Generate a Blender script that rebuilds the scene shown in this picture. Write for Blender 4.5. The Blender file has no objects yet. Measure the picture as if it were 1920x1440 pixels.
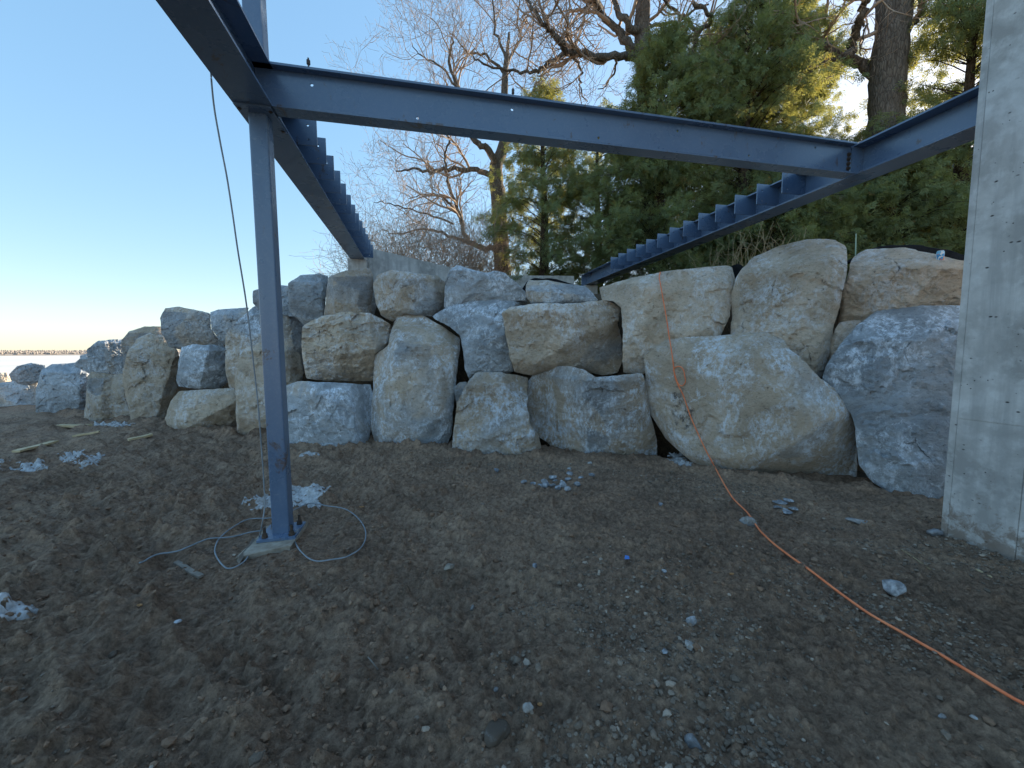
import bpy, math, random
import numpy as np
from mathutils import Vector
from mathutils.bvhtree import BVHTree
from mathutils.geometry import delaunay_2d_cdt

random.seed(7)
rng = np.random.default_rng(7)
SC = bpy.context.scene
COL = SC.collection
R = math.radians

# ------------------------------------------------------------------ camera
FPX = 740.0                                   # focal length in photo pixels (1920 wide)
PITCH, ROLL, CAMH = R(4.71), R(0.33), 1.5
Fv = np.array([0, math.cos(PITCH), -math.sin(PITCH)])
_R0 = np.array([1., 0, 0]); _U0 = np.array([0, math.sin(PITCH), math.cos(PITCH)])
Rv = math.cos(ROLL) * _R0 - math.sin(ROLL) * _U0
Uv = math.cos(ROLL) * _U0 + math.sin(ROLL) * _R0
CAM = np.array([0, 0, CAMH])
cam_d = bpy.data.cameras.new('camera')
cam_d.sensor_width = 36.0
cam_d.lens = FPX / 1920 * 36
cam_d.clip_start = 0.05
cam_d.clip_end = 8000
cam = bpy.data.objects.new('camera', cam_d)
COL.objects.link(cam)
from mathutils import Matrix
cam.matrix_world = Matrix(((Rv[0], Uv[0], -Fv[0], 0), (Rv[1], Uv[1], -Fv[1], 0), (Rv[2], Uv[2], -Fv[2], CAMH), (0, 0, 0, 1)))
SC.camera = cam

# ------------------------------------------------------------------ light
SUN_AZ, SUN_EL = R(50), R(16)                 # azimuth clockwise from +Y
world = bpy.data.worlds.new('World'); SC.world = world
world.use_nodes = True
wn = world.node_tree.nodes; wl = world.node_tree.links
wn.clear()
sky = wn.new('ShaderNodeTexSky'); sky.sky_type = 'NISHITA'; sky.sun_disc = False
sky.sun_elevation = SUN_EL; sky.sun_rotation = SUN_AZ
sky.air_density = 1.0; sky.dust_density = 0.5; sky.ozone_density = 3.0
bg = wn.new('ShaderNodeBackground'); bg.inputs[1].default_value = 0.15
wo = wn.new('ShaderNodeOutputWorld')
gm = wn.new('ShaderNodeGamma'); gm.inputs[1].default_value = 0.40   # phone-like soft sky contrast, same for light and view
wl.new(sky.outputs[0], gm.inputs[0]); hsv = wn.new('ShaderNodeHueSaturation'); hsv.inputs['Saturation'].default_value = 1.7
wl.new(gm.outputs[0], hsv.inputs['Color']); wl.new(hsv.outputs[0], bg.inputs[0]); wl.new(bg.outputs[0], wo.inputs[0])
sd = bpy.data.lights.new('sun', 'SUN'); sd.energy = 3.0; sd.angle = R(0.5); sd.color = (1.0, 0.86, 0.66)
sun = bpy.data.objects.new('sun', sd); COL.objects.link(sun)
sdir = Vector((math.sin(SUN_AZ) * math.cos(SUN_EL), math.cos(SUN_AZ) * math.cos(SUN_EL), math.sin(SUN_EL)))
sun.rotation_euler = sdir.to_track_quat('Z', 'Y').to_euler()
sun.location = (20, 20, 20)
SC.view_settings.view_transform = 'Standard'
SC.view_settings.look = 'None'
SC.view_settings.gamma = 1.0
SC.view_settings.use_curve_mapping = False
SC.view_settings.exposure = 2.15
SC.render.engine = 'CYCLES'
SC.cycles.max_bounces = 6
SC.cycles.diffuse_bounces = 3

# ------------------------------------------------------------------ helpers
def ray(x, y):
    return Fv + Rv * (x - 960) / FPX - Uv * (y - 720) / FPX
def at_z(x, y, z):
    d = ray(x, y); return CAM + d * (z - CAMH) / d[2]
def at_y(x, y, Y):
    d = ray(x, y); return CAM + d * Y / d[1]

def _hash(i, j, k, s):
    h = (i * 374761393 + j * 668265263 + k * 2147483647 + s * 1274126177) & 0xffffffff
    h = ((h ^ (h >> 13)) * 1274126177) & 0xffffffff
    h = ((h ^ (h >> 16)) * 2246822519) & 0xffffffff
    return ((h ^ (h >> 15)) & 0xffffff) / float(0xffffff)
def vnoise(P, seed=0):
    P = np.asarray(P, float)
    fl = np.floor(P).astype(np.int64); f = P - fl
    f = f * f * f * (f * (f * 6 - 15) + 10)
    i, j, k = fl[..., 0], fl[..., 1], fl[..., 2]
    r = 0
    for a in (0, 1):
        wa = f[..., 0] if a else 1 - f[..., 0]
        for b in (0, 1):
            wb = f[..., 1] if b else 1 - f[..., 1]
            for c in (0, 1):
                wc = f[..., 2] if c else 1 - f[..., 2]
                r = r + wa * wb * wc * _hash(i + a, j + b, k + c, seed)
    return r * 2 - 1
def fbm(P, octs=4, gain=0.5, seed=0):
    P = np.asarray(P, float); r = 0; a = 1.0
    for o in range(octs):
        r = r + a * vnoise(P * (2.03 ** o) + 17.3 * o, seed + o); a *= gain
    return r
def v3(x, y, z=0.0):
    x, y, z = np.broadcast_arrays(np.asarray(x, float), np.asarray(y, float), np.asarray(z, float))
    return np.stack([x, y, z], -1)

def mesh_from(name, V, Fs, smooth=True):
    """V (n,3); Fs: an (m,3|4) index array or a list of such arrays."""
    if not isinstance(Fs, list): Fs = [Fs]
    Fs = [np.asarray(f, np.int32) for f in Fs if len(f)]
    me = bpy.data.meshes.new(name)
    V = np.asarray(V, np.float32)
    me.vertices.add(len(V)); me.vertices.foreach_set('co', V.ravel())
    idx = np.concatenate([f.ravel() for f in Fs])
    tot = np.concatenate([np.full(len(f), f.shape[1], np.int32) for f in Fs])
    st = np.concatenate([[0], np.cumsum(tot)[:-1]]).astype(np.int32)
    me.loops.add(len(idx)); me.loops.foreach_set('vertex_index', idx)
    me.polygons.add(len(tot)); me.polygons.foreach_set('loop_start', st)
    me.update(calc_edges=True)
    me.polygons.foreach_set('use_smooth', np.full(len(tot), bool(smooth)))
    me.validate()
    return me
def link(name, me, mat=None, parent=None, loc=None):
    o = bpy.data.objects.new(name, me); COL.objects.link(o)
    if mat is not None and me is not None and not me.materials: me.materials.append(mat)
    if parent is not None: o.parent = parent
    if loc is not None: o.location = Vector([float(c) for c in loc])
    return o
def tag(o, label, cat, group=None):
    o['label'] = label; o['category'] = cat
    if group: o['group'] = group
    return o
def thing(name, label, cat, loc, group=None):
    o = bpy.data.objects.new(name, None); COL.objects.link(o)
    o.empty_display_size = 0.1
    o.location = Vector([float(c) for c in loc])
    return tag(o, label, cat, group)

class MB:
    """collects simple shapes (world coordinates) into one mesh"""
    def __init__(s): s.V = []; s.Q = []; s.T = []; s.n = 0
    def add(s, V, Q=None, T=None):
        V = np.asarray(V, float); s.V.append(V)
        if Q is not None and len(Q): s.Q.append(np.asarray(Q) + s.n)
        if T is not None and len(T): s.T.append(np.asarray(T) + s.n)
        s.n += len(V); return s
    def box(s, o, ex, ey, ez, bev=0.0):
        """box from corner o with edge vectors"""
        o, ex, ey, ez = (np.asarray(q, float) for q in (o, ex, ey, ez))
        c = [o + ex * i + ey * j + ez * k for k in (0, 1) for j in (0, 1) for i in (0, 1)]
        return s.add(c, [(0, 2, 3, 1), (4, 5, 7, 6), (0, 1, 5, 4), (1, 3, 7, 5), (3, 2, 6, 7), (2, 0, 4, 6)])
    def tube(s, pts, rad, k=8, caps=True):
        pts = np.asarray(pts, float); n = len(pts)
        rad = np.broadcast_to(np.asarray(rad, float), (n,))
        t = np.gradient(pts, axis=0); t /= np.linalg.norm(t, axis=1)[:, None] + 1e-9
        ref = np.array([0, 0, 1.]) if abs(t[:, 2]).mean() < .8 else np.array([1., 0, 0])
        a = np.cross(t, ref); a /= np.linalg.norm(a, axis=1)[:, None] + 1e-9
        b = np.cross(t, a)
        th = np.arange(k) * 2 * math.pi / k
        V = pts[:, None] + rad[:, None, None] * (a[:, None] * np.cos(th)[None, :, None] + b[:, None] * np.sin(th)[None, :, None])
        i = np.arange(n - 1)[:, None] * k; j = np.arange(k)[None]; j2 = (j + 1) % k
        Q = np.stack(np.broadcast_arrays(i + j, i + j2, i + k + j2, i + k + j), -1).reshape(-1, 4)
        T = None
        V = V.reshape(-1, 3)
        if caps:
            V = np.concatenate([V, pts[:1], pts[-1:]])
            m = n * k; jj = np.arange(k)
            T = np.concatenate([np.stack([np.full(k, m), (jj + 1) % k, jj], -1), np.stack([np.full(k, m + 1), (n - 1) * k + jj, (n - 1) * k + (jj + 1) % k], -1)])
        return s.add(V, Q, T)
    def cyl(s, p, axis, r, k=12):
        p = np.asarray(p, float); return s.tube([p, p + np.asarray(axis, float)], r, k)
    def build(s, name, mat, parent=None, smooth=False, origin=None, me_only=False):
        V = np.concatenate(s.V)
        off = np.zeros(3)
        if parent is not None: off = np.array(parent.matrix_basis.translation) if parent.parent is None else np.array(parent.matrix_basis.translation) + np.array(parent.parent.matrix_basis.translation)
        if origin is not None: off = np.asarray(origin, float)
        Fs = ([np.concatenate(s.Q)] if s.Q else []) + ([np.concatenate(s.T)] if s.T else [])
        me = mesh_from(name, V - off, Fs, smooth)
        if mat is not None: me.materials.append(mat)
        if me_only: return me
        return link(name, me, None, parent, origin if parent is None else None)

def smooth_path(pts, n=8):
    P = np.asarray(pts, float); P = np.concatenate([[2 * P[0] - P[1]], P, [2 * P[-1] - P[-2]]])
    out = []
    for i in range(1, len(P) - 2):
        for q in range(n):
            t = q / n
            out.append(0.5 * (2 * P[i] + (P[i + 1] - P[i - 1]) * t + (2 * P[i - 1] - 5 * P[i] + 4 * P[i + 1] - P[i + 2]) * t * t + (3 * P[i] - P[i - 1] - 3 * P[i + 1] + P[i + 2]) * t ** 3))
    out.append(P[-2]); return np.array(out)

# ------------------------------------------------------------------ materials
class NT:
    def __init__(s, name):
        s.m = bpy.data.materials.new(name); s.m.use_nodes = True
        s.n = s.m.node_tree.nodes; s.l = s.m.node_tree.links
        s.n.clear()
        s.out = s.n.new('ShaderNodeOutputMaterial'); s.b = s.n.new('ShaderNodeBsdfPrincipled')
        s.l.new(s.b.outputs[0], s.out.inputs[0])
    def node(s, t, **kw):
        n = s.n.new(t)
        for k, v in kw.items():
            if k.startswith('i_'):
                n.inputs[k[2:].replace('_', ' ')].default_value = v
            else: setattr(n, k, v)
        return n
    def coord(s, kind='Object', rand=True, scale=None):
        tc = s.node('ShaderNodeTexCoord'); o = tc.outputs[kind]
        if rand:
            oi = s.node('ShaderNodeObjectInfo')
            mu = s.node('ShaderNodeMath', operation='MULTIPLY'); s.l.new(oi.outputs['Random'], mu.inputs[0]); mu.inputs[1].default_value = 57.0
            va = s.node('ShaderNodeVectorMath', operation='ADD'); s.l.new(o, va.inputs[0]); s.l.new(mu.outputs[0], va.inputs[1]); o = va.outputs[0]
        if scale is not None:
            vm = s.node('ShaderNodeVectorMath', operation='MULTIPLY'); s.l.new(o, vm.inputs[0]); vm.inputs[1].default_value = scale; o = vm.outputs[0]
        return o
    def noise(s, co, scale, detail=6, rough=.55, dist=0.0):
        n = s.node('ShaderNodeTexNoise'); s.l.new(co, n.inputs['Vector'])
        n.inputs['Scale'].default_value = scale; n.inputs['Detail'].default_value = detail
        n.inputs['Roughness'].default_value = rough; n.inputs['Distortion'].default_value = dist
        return n.outputs[0]
    def voro(s, co, scale, feature='F1'):
        n = s.node('ShaderNodeTexVoronoi', feature=feature); s.l.new(co, n.inputs['Vector']); n.inputs['Scale'].default_value = scale
        return n.outputs['Distance']
    def rng(s, v, a, b, c=0.0, d=1.0):
        n = s.node('ShaderNodeMapRange'); n.clamp = True
        s.l.new(v, n.inputs[0]); n.inputs[1].default_value = a; n.inputs[2].default_value = b; n.inputs[3].default_value = c; n.inputs[4].default_value = d
        return n.outputs[0]
    def math(s, op, a, b):
        n = s.node('ShaderNodeMath', operation=op)
        for i, q in enumerate((a, b)):
            if isinstance(q, (int, float)): n.inputs[i].default_value = q
            else: s.l.new(q, n.inputs[i])
        return n.outputs[0]
    def mix(s, f, a, b, blend='MIX'):
        n = s.node('ShaderNodeMix', data_type='RGBA', blend_type=blend)
        for i, q in ((0, f), (6, a), (7, b)):
            if isinstance(q, (int, float)): n.inputs[i].default_value = q
            elif isinstance(q, tuple): n.inputs[i].default_value = (*q, 1.0) if len(q) == 3 else q
            else: s.l.new(q, n.inputs[i])
        return n.outputs[2]
    def attr(s, name, kind='OBJECT'):
        n = s.node('ShaderNodeAttribute', attribute_type=kind, attribute_name=name)
        return n
    def bump(s, h, strength=.5, dist=.02, prev=None):
        n = s.node('ShaderNodeBump'); n.inputs['Strength'].default_value = strength; n.inputs['Distance'].default_value = dist
        s.l.new(h, n.inputs['Height'])
        if prev is not None: s.l.new(prev, n.inputs['Normal'])
        return n.outputs[0]
    def fin(s, col=None, rough=.8, nrm=None, spec=.3, metal=0.0):
        if isinstance(col, tuple): s.b.inputs['Base Color'].default_value = (*col, 1)
        elif col is not None: s.l.new(col, s.b.inputs['Base Color'])
        if isinstance(rough, (int, float)): s.b.inputs['Roughness'].default_value = rough
        else: s.l.new(rough, s.b.inputs['Roughness'])
        s.b.inputs['Specular IOR Level'].default_value = spec; s.b.inputs['Metallic'].default_value = metal
        if nrm is not None: s.l.new(nrm, s.b.inputs['Normal'])
        return s.m

def m_rock():
    t = NT('rock'); co = t.coord()
    tan = t.attr('tan').outputs['Fac']; wht = t.attr('white').outputs['Fac']
    n1 = t.noise(co, .65, 8, .60, .8)
    fa = t.attr('facet', 'GEOMETRY').outputs['Fac']
    f = t.rng(t.math('ADD', t.math('ADD', n1, t.math('MULTIPLY', t.math('SUBTRACT', fa, .5), .22)), t.math('MULTIPLY', t.math('SUBTRACT', tan, .42), .85)), .43, .59)
    n2 = t.noise(co, 9, 10, .72); n3 = t.noise(co, 1.7, 9, .62, .6)
    grey = t.mix(t.rng(n3, .34, .66), (.28, .305, .33), (.50, .53, .56))
    tanc = t.mix(t.rng(n3, .32, .68), (.42, .33, .24), (.69, .565, .435))
    c = t.mix(f, grey, tanc)
    c = t.mix(t.math('MULTIPLY', t.rng(t.noise(co, 2.1, 7, .65, 1.2), .60, .70), .45), c, (.24, .165, .105))
    c = t.mix(t.rng(fa, .0, .42, .62, 0), c, t.mix(.5, c, (.17, .125, .09)))   # fresher, browner break faces; also paints shade on the widest boulder's lower facet
    # grain: darker and lighter mineral specks
    n4 = t.noise(t.coord(scale=(1, 1, 1.7)), 24, 10, .78, .2)
    c = t.mix(t.rng(n4, .34, .48, .9, 0), c, t.mix(.58, c, (.06, .053, .048)))
    c = t.mix(t.rng(n4, .58, .68, 0, .6), c, t.mix(.5, c, (.80, .77, .72)))
    # white lime bloom: smeared patches broken by fine grain, and scratchy veins
    w1 = t.math('MULTIPLY', t.rng(t.math('ADD', t.noise(co, 1.6, 7, .68, 1.0), t.math('MULTIPLY', t.math('SUBTRACT', fa, .5), .12)), .45, .58), t.rng(t.noise(t.coord(scale=(1, 1, .6)), 15, 14, .86, .25), .475, .54))
    cd = t.node('ShaderNodeVectorMath', operation='ADD'); t.l.new(co, cd.inputs[0])
    nn = t.node('ShaderNodeTexNoise'); t.l.new(co, nn.inputs['Vector']); nn.inputs['Scale'].default_value = 2.4; nn.inputs['Detail'].default_value = 8; nn.inputs['Roughness'].default_value = .7
    sc_ = t.node('ShaderNodeVectorMath', operation='SCALE'); t.l.new(nn.outputs['Color'], sc_.inputs[0]); sc_.inputs['Scale'].default_value = .45
    t.l.new(sc_.outputs[0], cd.inputs[1])
    ve = t.rng(t.voro(cd.outputs[0], 3.6, 'DISTANCE_TO_EDGE'), .0, .045, 1, 0)
    ve = t.math('MULTIPLY', ve, t.rng(t.noise(co, 2.6, 5, .6), .50, .60))
    ve = t.math('MULTIPLY', ve, t.rng(t.noise(co, 24, 6, .7), .40, .58))
    w = t.math('MULTIPLY', t.math('MAXIMUM', w1, ve), wht); w.node.use_clamp = True
    c = t.mix(w, c, (.84, .90, .98))
    vv = t.node('ShaderNodeHueSaturation'); t.l.new(c, vv.inputs['Color']); t.l.new(t.attr('value').outputs['Fac'], vv.inputs['Value']); c = vv.outputs[0]
    # hairline cracks and pits
    ck = t.node('ShaderNodeVectorMath', operation='ADD'); t.l.new(co, ck.inputs[0]); sk = t.node('ShaderNodeVectorMath', operation='SCALE'); t.l.new(nn.outputs['Color'], sk.inputs[0]); sk.inputs['Scale'].default_value = .16; t.l.new(sk.outputs[0], ck.inputs[1])
    cr = t.rng(t.voro(ck.outputs[0], 1.25, 'DISTANCE_TO_EDGE'), .0, .008, 1, 0)
    cr = t.math('MULTIPLY', t.math('MULTIPLY', cr, t.rng(t.noise(co, 1.9, 3, .5), .55, .61)), t.rng(t.noise(co, 11, 5, .7), .38, .60))
    pit = t.math('MULTIPLY', t.rng(t.noise(co, 27, 5, .7), .64, .70), .8)
    dk = t.math('MAXIMUM', cr, pit)
    c = t.mix(t.math('MULTIPLY', dk, .85), c, (.045, .04, .038))
    hs = t.noise(t.coord(scale=(4, 4, 14)), 1.0, 10, .70, .6)
    b1 = t.bump(hs, .6, .022)
    b2 = t.bump(t.math('SUBTRACT', t.math('ADD', t.noise(co, 18, 12, .76), t.math('MULTIPLY', n4, .5)), t.math('MULTIPLY', dk, .6)), 1.0, .034, b1)
    return t.fin(c, t.rng(n2, .2, .8, .75, .95), b2, .25)
def m_ground():
    t = NT('mud'); co = t.coord('Object', False)
    big = t.noise(co, .55, 5, .6, .4); mid = t.noise(co, 3.2, 8, .65, .3); fine = t.noise(co, 26, 11, .78)
    c = t.mix(t.rng(mid, .34, .66), (.175, .095, .056), (.42, .252, .158))
    c = t.mix(t.math('MULTIPLY', t.rng(big, .44, .60), .75), c, (.52, .34, .222))
    c = t.mix(t.math('MULTIPLY', t.rng(t.noise(co, .8, 7, .62, .6), .54, .66), .8), c, (.125, .070, .041))
    c = t.mix(t.math('MULTIPLY', t.rng(t.noise(co, 1.9, 8, .66, .8), .55, .68), .7), c, (.62, .42, .28))
    c = t.mix(t.rng(fine, .34, .64), t.mix(.66, c, (.018, .011, .007)), t.mix(.32, c, (.70, .50, .35)))
    sp = t.math('MULTIPLY', t.rng(t.voro(co, 95), .0, .16, 1, 0), t.rng(t.noise(co, 21, 3), .60, .66))
    c = t.mix(sp, c, (.33, .33, .34))
    b1 = t.bump(t.noise(co, 22, 9, .72), 1.0, .045)
    b2 = t.bump(t.noise(co, 120, 6, .7), .8, .008, b1)
    return t.fin(c, t.rng(mid, .3, .7, .62, .95), b2, .3)
def m_soil():
    t = NT('leaf_litter'); co = t.coord('Object', False)
    n = t.noise(co, 3, 8, .7); n2 = t.noise(co, 28, 8, .7)
    c = t.mix(t.rng(n, .35, .65), (.045, .035, .026), (.13, .09, .055))
    c = t.mix(t.rng(n2, .5, .7), c, (.20, .13, .075))
    return t.fin(c, .95, t.bump(n2, .8, .04), .1)
def m_concrete():
    t = NT('concrete'); co = t.coord(rand=False)
    n1 = t.noise(co, 1.6, 7, .62, .5); n2 = t.noise(co, 9, 8, .65)
    c = t.mix(t.rng(n1, .40, .60), (.35, .338, .32), (.60, .585, .56))
    c = t.mix(t.math('MULTIPLY', t.rng(n2, .48, .66), .5), c, (.74, .735, .72))
    st = t.noise(t.coord(rand=False, scale=(9, 9, .7)), 1.0, 6, .6, .2)
    c = t.mix(t.math('MULTIPLY', t.rng(st, .50, .66), .6), c, (.34, .335, .325))
    pit = t.math('MULTIPLY', t.rng(t.voro(t.coord(rand=False, scale=(1, 1, 1.6)), 11), .07, .14, 1, 0), t.rng(t.noise(co, 5, 3), .51, .55))
    pit2 = t.math('MULTIPLY', t.rng(t.voro(co, 30), .10, .17, 1, 0), t.rng(t.noise(co, 8, 3), .58, .62))
    pit = t.math('MAXIMUM', pit, pit2)
    c = t.mix(pit, c, (.075, .072, .07))
    sz = t.node('ShaderNodeSeparateXYZ'); t.l.new(co, sz.inputs[0])
    spl = t.rng(t.math('ADD', t.noise(co, 10, 9, .72, .4), t.rng(sz.outputs[2], .28, .85, .16, -.18)), .52, .64)
    c = t.mix(t.math('MULTIPLY', spl, .7), c, (.17, .115, .075))
    b = t.bump(t.math('SUBTRACT', t.noise(co, 40, 6, .6), t.math('MULTIPLY', pit, 3)), .35, .006)
    return t.fin(c, .82, b, .3)
def m_steel():
    t = NT('primed_steel'); co = t.coord()
    n1 = t.noise(co, 2.2, 6, .6); n2 = t.noise(co, 45, 6, .7)
    c = t.mix(t.rng(n1, .3, .7), (.088, .142, .235), (.11, .172, .275))
    c = t.mix(t.math('MULTIPLY', t.rng(n2, .50, .64), .25), c, (.22, .26, .33))
    rust = t.math('MULTIPLY', t.rng(t.noise(t.coord(scale=(1, 1, .5)), 6, 9, .72, .6), .60, .65), .85)
    c = t.mix(rust, c, (.10, .055, .032))
    sc = t.math('MULTIPLY', t.rng(t.noise(t.coord(scale=(1, 1, 5)), 9, 7, .7), .62, .70), .45)
    c = t.mix(sc, c, (.33, .35, .38))
    return t.fin(c, t.rng(n1, .3, .7, .22, .36), t.bump(t.noise(co, 90, 5, .6), .10, .003), .85)
def m_bark(name, a, b, zs=.25):
    t = NT(name); co = t.coord(scale=(1, 1, zs))
    n = t.noise(co, 16, 8, .68, .4); v = t.voro(co, 22, 'DISTANCE_TO_EDGE')
    c = t.mix(t.rng(n, .35, .65), a, b)
    c = t.mix(t.rng(v, .0, .12, .7, 0), c, tuple(q * .35 for q in a))
    return t.fin(c, .9, t.bump(t.math('ADD', n, t.math('MULTIPLY', v, 1.5)), .8, .04), .15)
def m_leaf():
    t = NT('cedar_foliage'); co = t.coord()
    n = t.noise(co, 1.7, 5, .6); r = t.attr('tone', 'GEOMETRY').outputs['Fac']
    f = t.math('ADD', t.math('MULTIPLY', t.rng(n, .3, .7), .5), t.math('MULTIPLY', r, .5))
    c = t.mix(f, (.085, .130, .068), (.27, .335, .165))
    c = t.mix(t.rng(r, .93, .97), c, (.20, .12, .045))
    t.b.inputs['Subsurface Weight'].default_value = 0
    m = t.fin(c, .6, None, .25)
    tr = t.node('ShaderNodeBsdfTranslucent'); t.l.new(t.mix(.5, c, (.60, .50, .05)), tr.inputs[0])
    ms = t.node('ShaderNodeMixShader'); ms.inputs[0].default_value = .42
    t.l.new(t.b.outputs[0], ms.inputs[1]); t.l.new(tr.outputs[0], ms.inputs[2]); t.l.new(ms.outputs[0], t.out.inputs[0])
    return m
def m_plain(name, a, b, scale=8, rough=.7, bs=.3, bd=.01, spec=.3, stretch=None):
    t = NT(name); co = t.coord(scale=stretch)
    n = t.noise(co, scale, 8, .65)
    return t.fin(t.mix(t.rng(n, .3, .7), a, b), rough, t.bump(n, bs, bd), spec)
def m_pebble(name, a, b, c2):
    t = NT(name); r = t.attr('tone', 'GEOMETRY').outputs['Fac']
    c = t.mix(t.rng(r, .0, .85), a, b); c = t.mix(t.rng(r, .90, .96), c, c2)
    n = t.noise(t.coord('Object', False), 90, 5, .7)
    c = t.mix(.5, c, t.mix(t.rng(n, .3, .7), a, b))
    return t.fin(c, .85, t.bump(n, .5, .004), .25)

ROCK = m_rock(); MUD = m_ground(); SOIL = m_soil(); CONC = m_concrete(); STEEL = m_steel()
BARK = m_bark('oak_bark', (.105, .085, .068), (.21, .18, .15))
BARKD = m_bark('cedar_bark', (.06, .042, .032), (.13, .095, .07))
TWIG = m_plain('twig_bark', (.26, .18, .13), (.50, .37, .27), 3, .85, .1)
LEAF = m_leaf()
SNOW = m_plain('old_snow', (.26, .24, .22), (.62, .62, .63), 22, .6, .5, .015)
ICE = m_plain('lake_snow', (.62, .57, .50), (.80, .75, .67), .05, .55, .2, .3, .5, (1, .12, 1))
SHORE = m_plain('far_woods', (.30, .255, .22), (.36, .31, .27), .03, .95, .1)
WOOD = m_plain('new_lumber', (.46, .33, .18), (.66, .52, .32), 9, .7, .25, .004, .3, (1, 1, 1))
OLDWOOD = m_plain('weathered_wood', (.13, .105, .085), (.29, .245, .20), 14, .85, .4, .006)
CORD = m_plain('orange_cord', (.80, .18, .07), (.98, .33, .15), 9, .55, .2, .003)
CORDD = m_plain('grey_cable', (.16, .18, .20), (.30, .33, .36), 12, .5, .2, .002, .5)
BLACK = m_plain('black_fabric', (.006, .006, .007), (.016, .016, .018), 20, .8, .4, .01, .1)
BOLT = m_plain('dark_bolt', (.025, .022, .02), (.10, .065, .045), 40, .6, .2, .002, .5)
GRAVEL = m_pebble('gravel', (.095, .070, .052), (.29, .225, .17), (.60, .49, .39))
CLOD = m_pebble('mud_clod', (.13, .075, .048), (.31, .195, .125), (.36, .25, .17))
SIDING = m_plain('house_siding', (.26, .225, .20), (.33, .29, .26), 5, .8, .1)
ROOF = m_plain('roof_shingle', (.05, .05, .052), (.10, .10, .10), 20, .9, .4)
GLASS = m_plain('window_glass', (.02, .025, .03), (.04, .045, .05), 2, .08, .0, .001, .5)
STRAW = m_plain('dry_stalk', (.30, .22, .12), (.52, .41, .24), 10, .85, .1)

# ------------------------------------------------------------------ terrain
WALL = np.array([(6.6, 2.2), (4.75, 3.35), (4.07, 3.97), (3.17, 4.33), (2.1, 4.95), (1.04, 5.41), (-.11, 5.58), (-1.68, 5.98), (-2.68, 6.05), (-4.48, 6.94), (-6.02, 7.45), (-7.76, 8.3), (-9.19, 8.9), (-11.22, 9.8), (-14.2, 11.3), (-18, 13.2), (-24, 16)])
WTOP = np.array([2.5, 2.5, 2.5, 2.5, 2.5, 2.5, 2.55, 2.6, 2.6, 2.45, 2.2, 1.95, 1.45, .85, .6, .5, .2])
def ground_z(x, y):
    x = np.asarray(x, float); y = np.asarray(y, float)
    left = np.clip((0.4 - x) / 3.0, 0, 1) * np.clip((x + 14) / 3, 0, 1)
    z = .035 * fbm(v3(x * .8, y * .8), 3, .5, 3)
    # churned mud: diagonal ridges to the left of the post, softer on the right
    xr = x * .82 - y * .57; yr = x * .57 + y * .82
    rid = 1 - np.abs(fbm(v3(xr * 1.1, yr * 2.6, 2.0), 4, .55, 11))
    z = z + (.022 + .072 * left) * (rid - .6)
    z = z + (.014 + .022 * left) * fbm(v3(x * 5.5, y * 5.5, 5.0), 4, .6, 21)
    lump = np.maximum(0, fbm(v3(x * 13, y * 13, 1.0), 3, .6, 33) - .15)
    z = z + (.030 + .026 * left) * lump
    z = z + .015 * fbm(v3(x * 31, y * 31, 9.0), 3, .65, 41)
    # machine tracks with cleat marks, and boot prints
    for tx0, ty0 in ((-1.75, 2.1), (-3.0, 2.75), (-5.2, 4.6)):
        u_ = (x - tx0) * .87 + (y - ty0) * .5; v_ = -(x - tx0) * .5 + (y - ty0) * .87
        band = np.clip((.24 - np.abs(u_)) / .06, 0, 1) * np.clip(1.2 - np.abs(v_) / 2.2, 0, 1) * np.clip(.6 + .9 * fbm(v3(x * 1.3, y * 1.3, 3.0), 3, .5, 91), 0, 1)
        z = z - band * (.022 + .016 * np.sin(v_ * 2 * math.pi / .115 + .8 * np.sin(u_ * 9)))
        z = z + .03 * np.exp(-((np.abs(u_) - .29) / .05) ** 2) * np.clip(1.1 - np.abs(v_) / 2.2, 0, 1)
    for bx_, by_, ba_ in ((-.25, 1.9, .4), (.15, 2.45, .5), (-.45, 3.0, .35), (.9, 2.2, -.3), (1.35, 2.75, -.2), (.45, 3.6, .1), (1.7, 3.4, -.5), (-1.0, 1.65, .9), (2.1, 2.4, .7), (-.9, 4.1, .2), (.1, 1.55, 1.2), (1.0, 4.2, -.8)):
        ca_, sa_ = math.cos(ba_), math.sin(ba_); u_ = (x - bx_) * ca_ + (y - by_) * sa_; v_ = -(x - bx_) * sa_ + (y - by_) * ca_
        q_ = (u_ / .055) ** 2 + (v_ / .145) ** 2
        z = z - .024 * np.exp(-q_ ** 2) * (1 + .3 * np.sin(v_ * 2 * math.pi / .03)) + .012 * np.exp(-(np.sqrt(q_ + 1e-9) - 1.45) ** 2 / .06)
    wp = np.exp(-((x + 1.85) ** 2 + (y - 3.0) ** 2) / .30)
    z = z * (1 - .85 * wp) + .022 * wp
    far = np.clip((np.hypot(x, y) - 14) / 10, 0, 1)
    return z * (1 - far)
def gpt(px, py, dz=0.0):
    p = at_z(px, py, 0.0)
    for _ in range(4):
        p = at_z(px, py, float(ground_z(p[0], p[1])) + dz)
    return p

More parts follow.
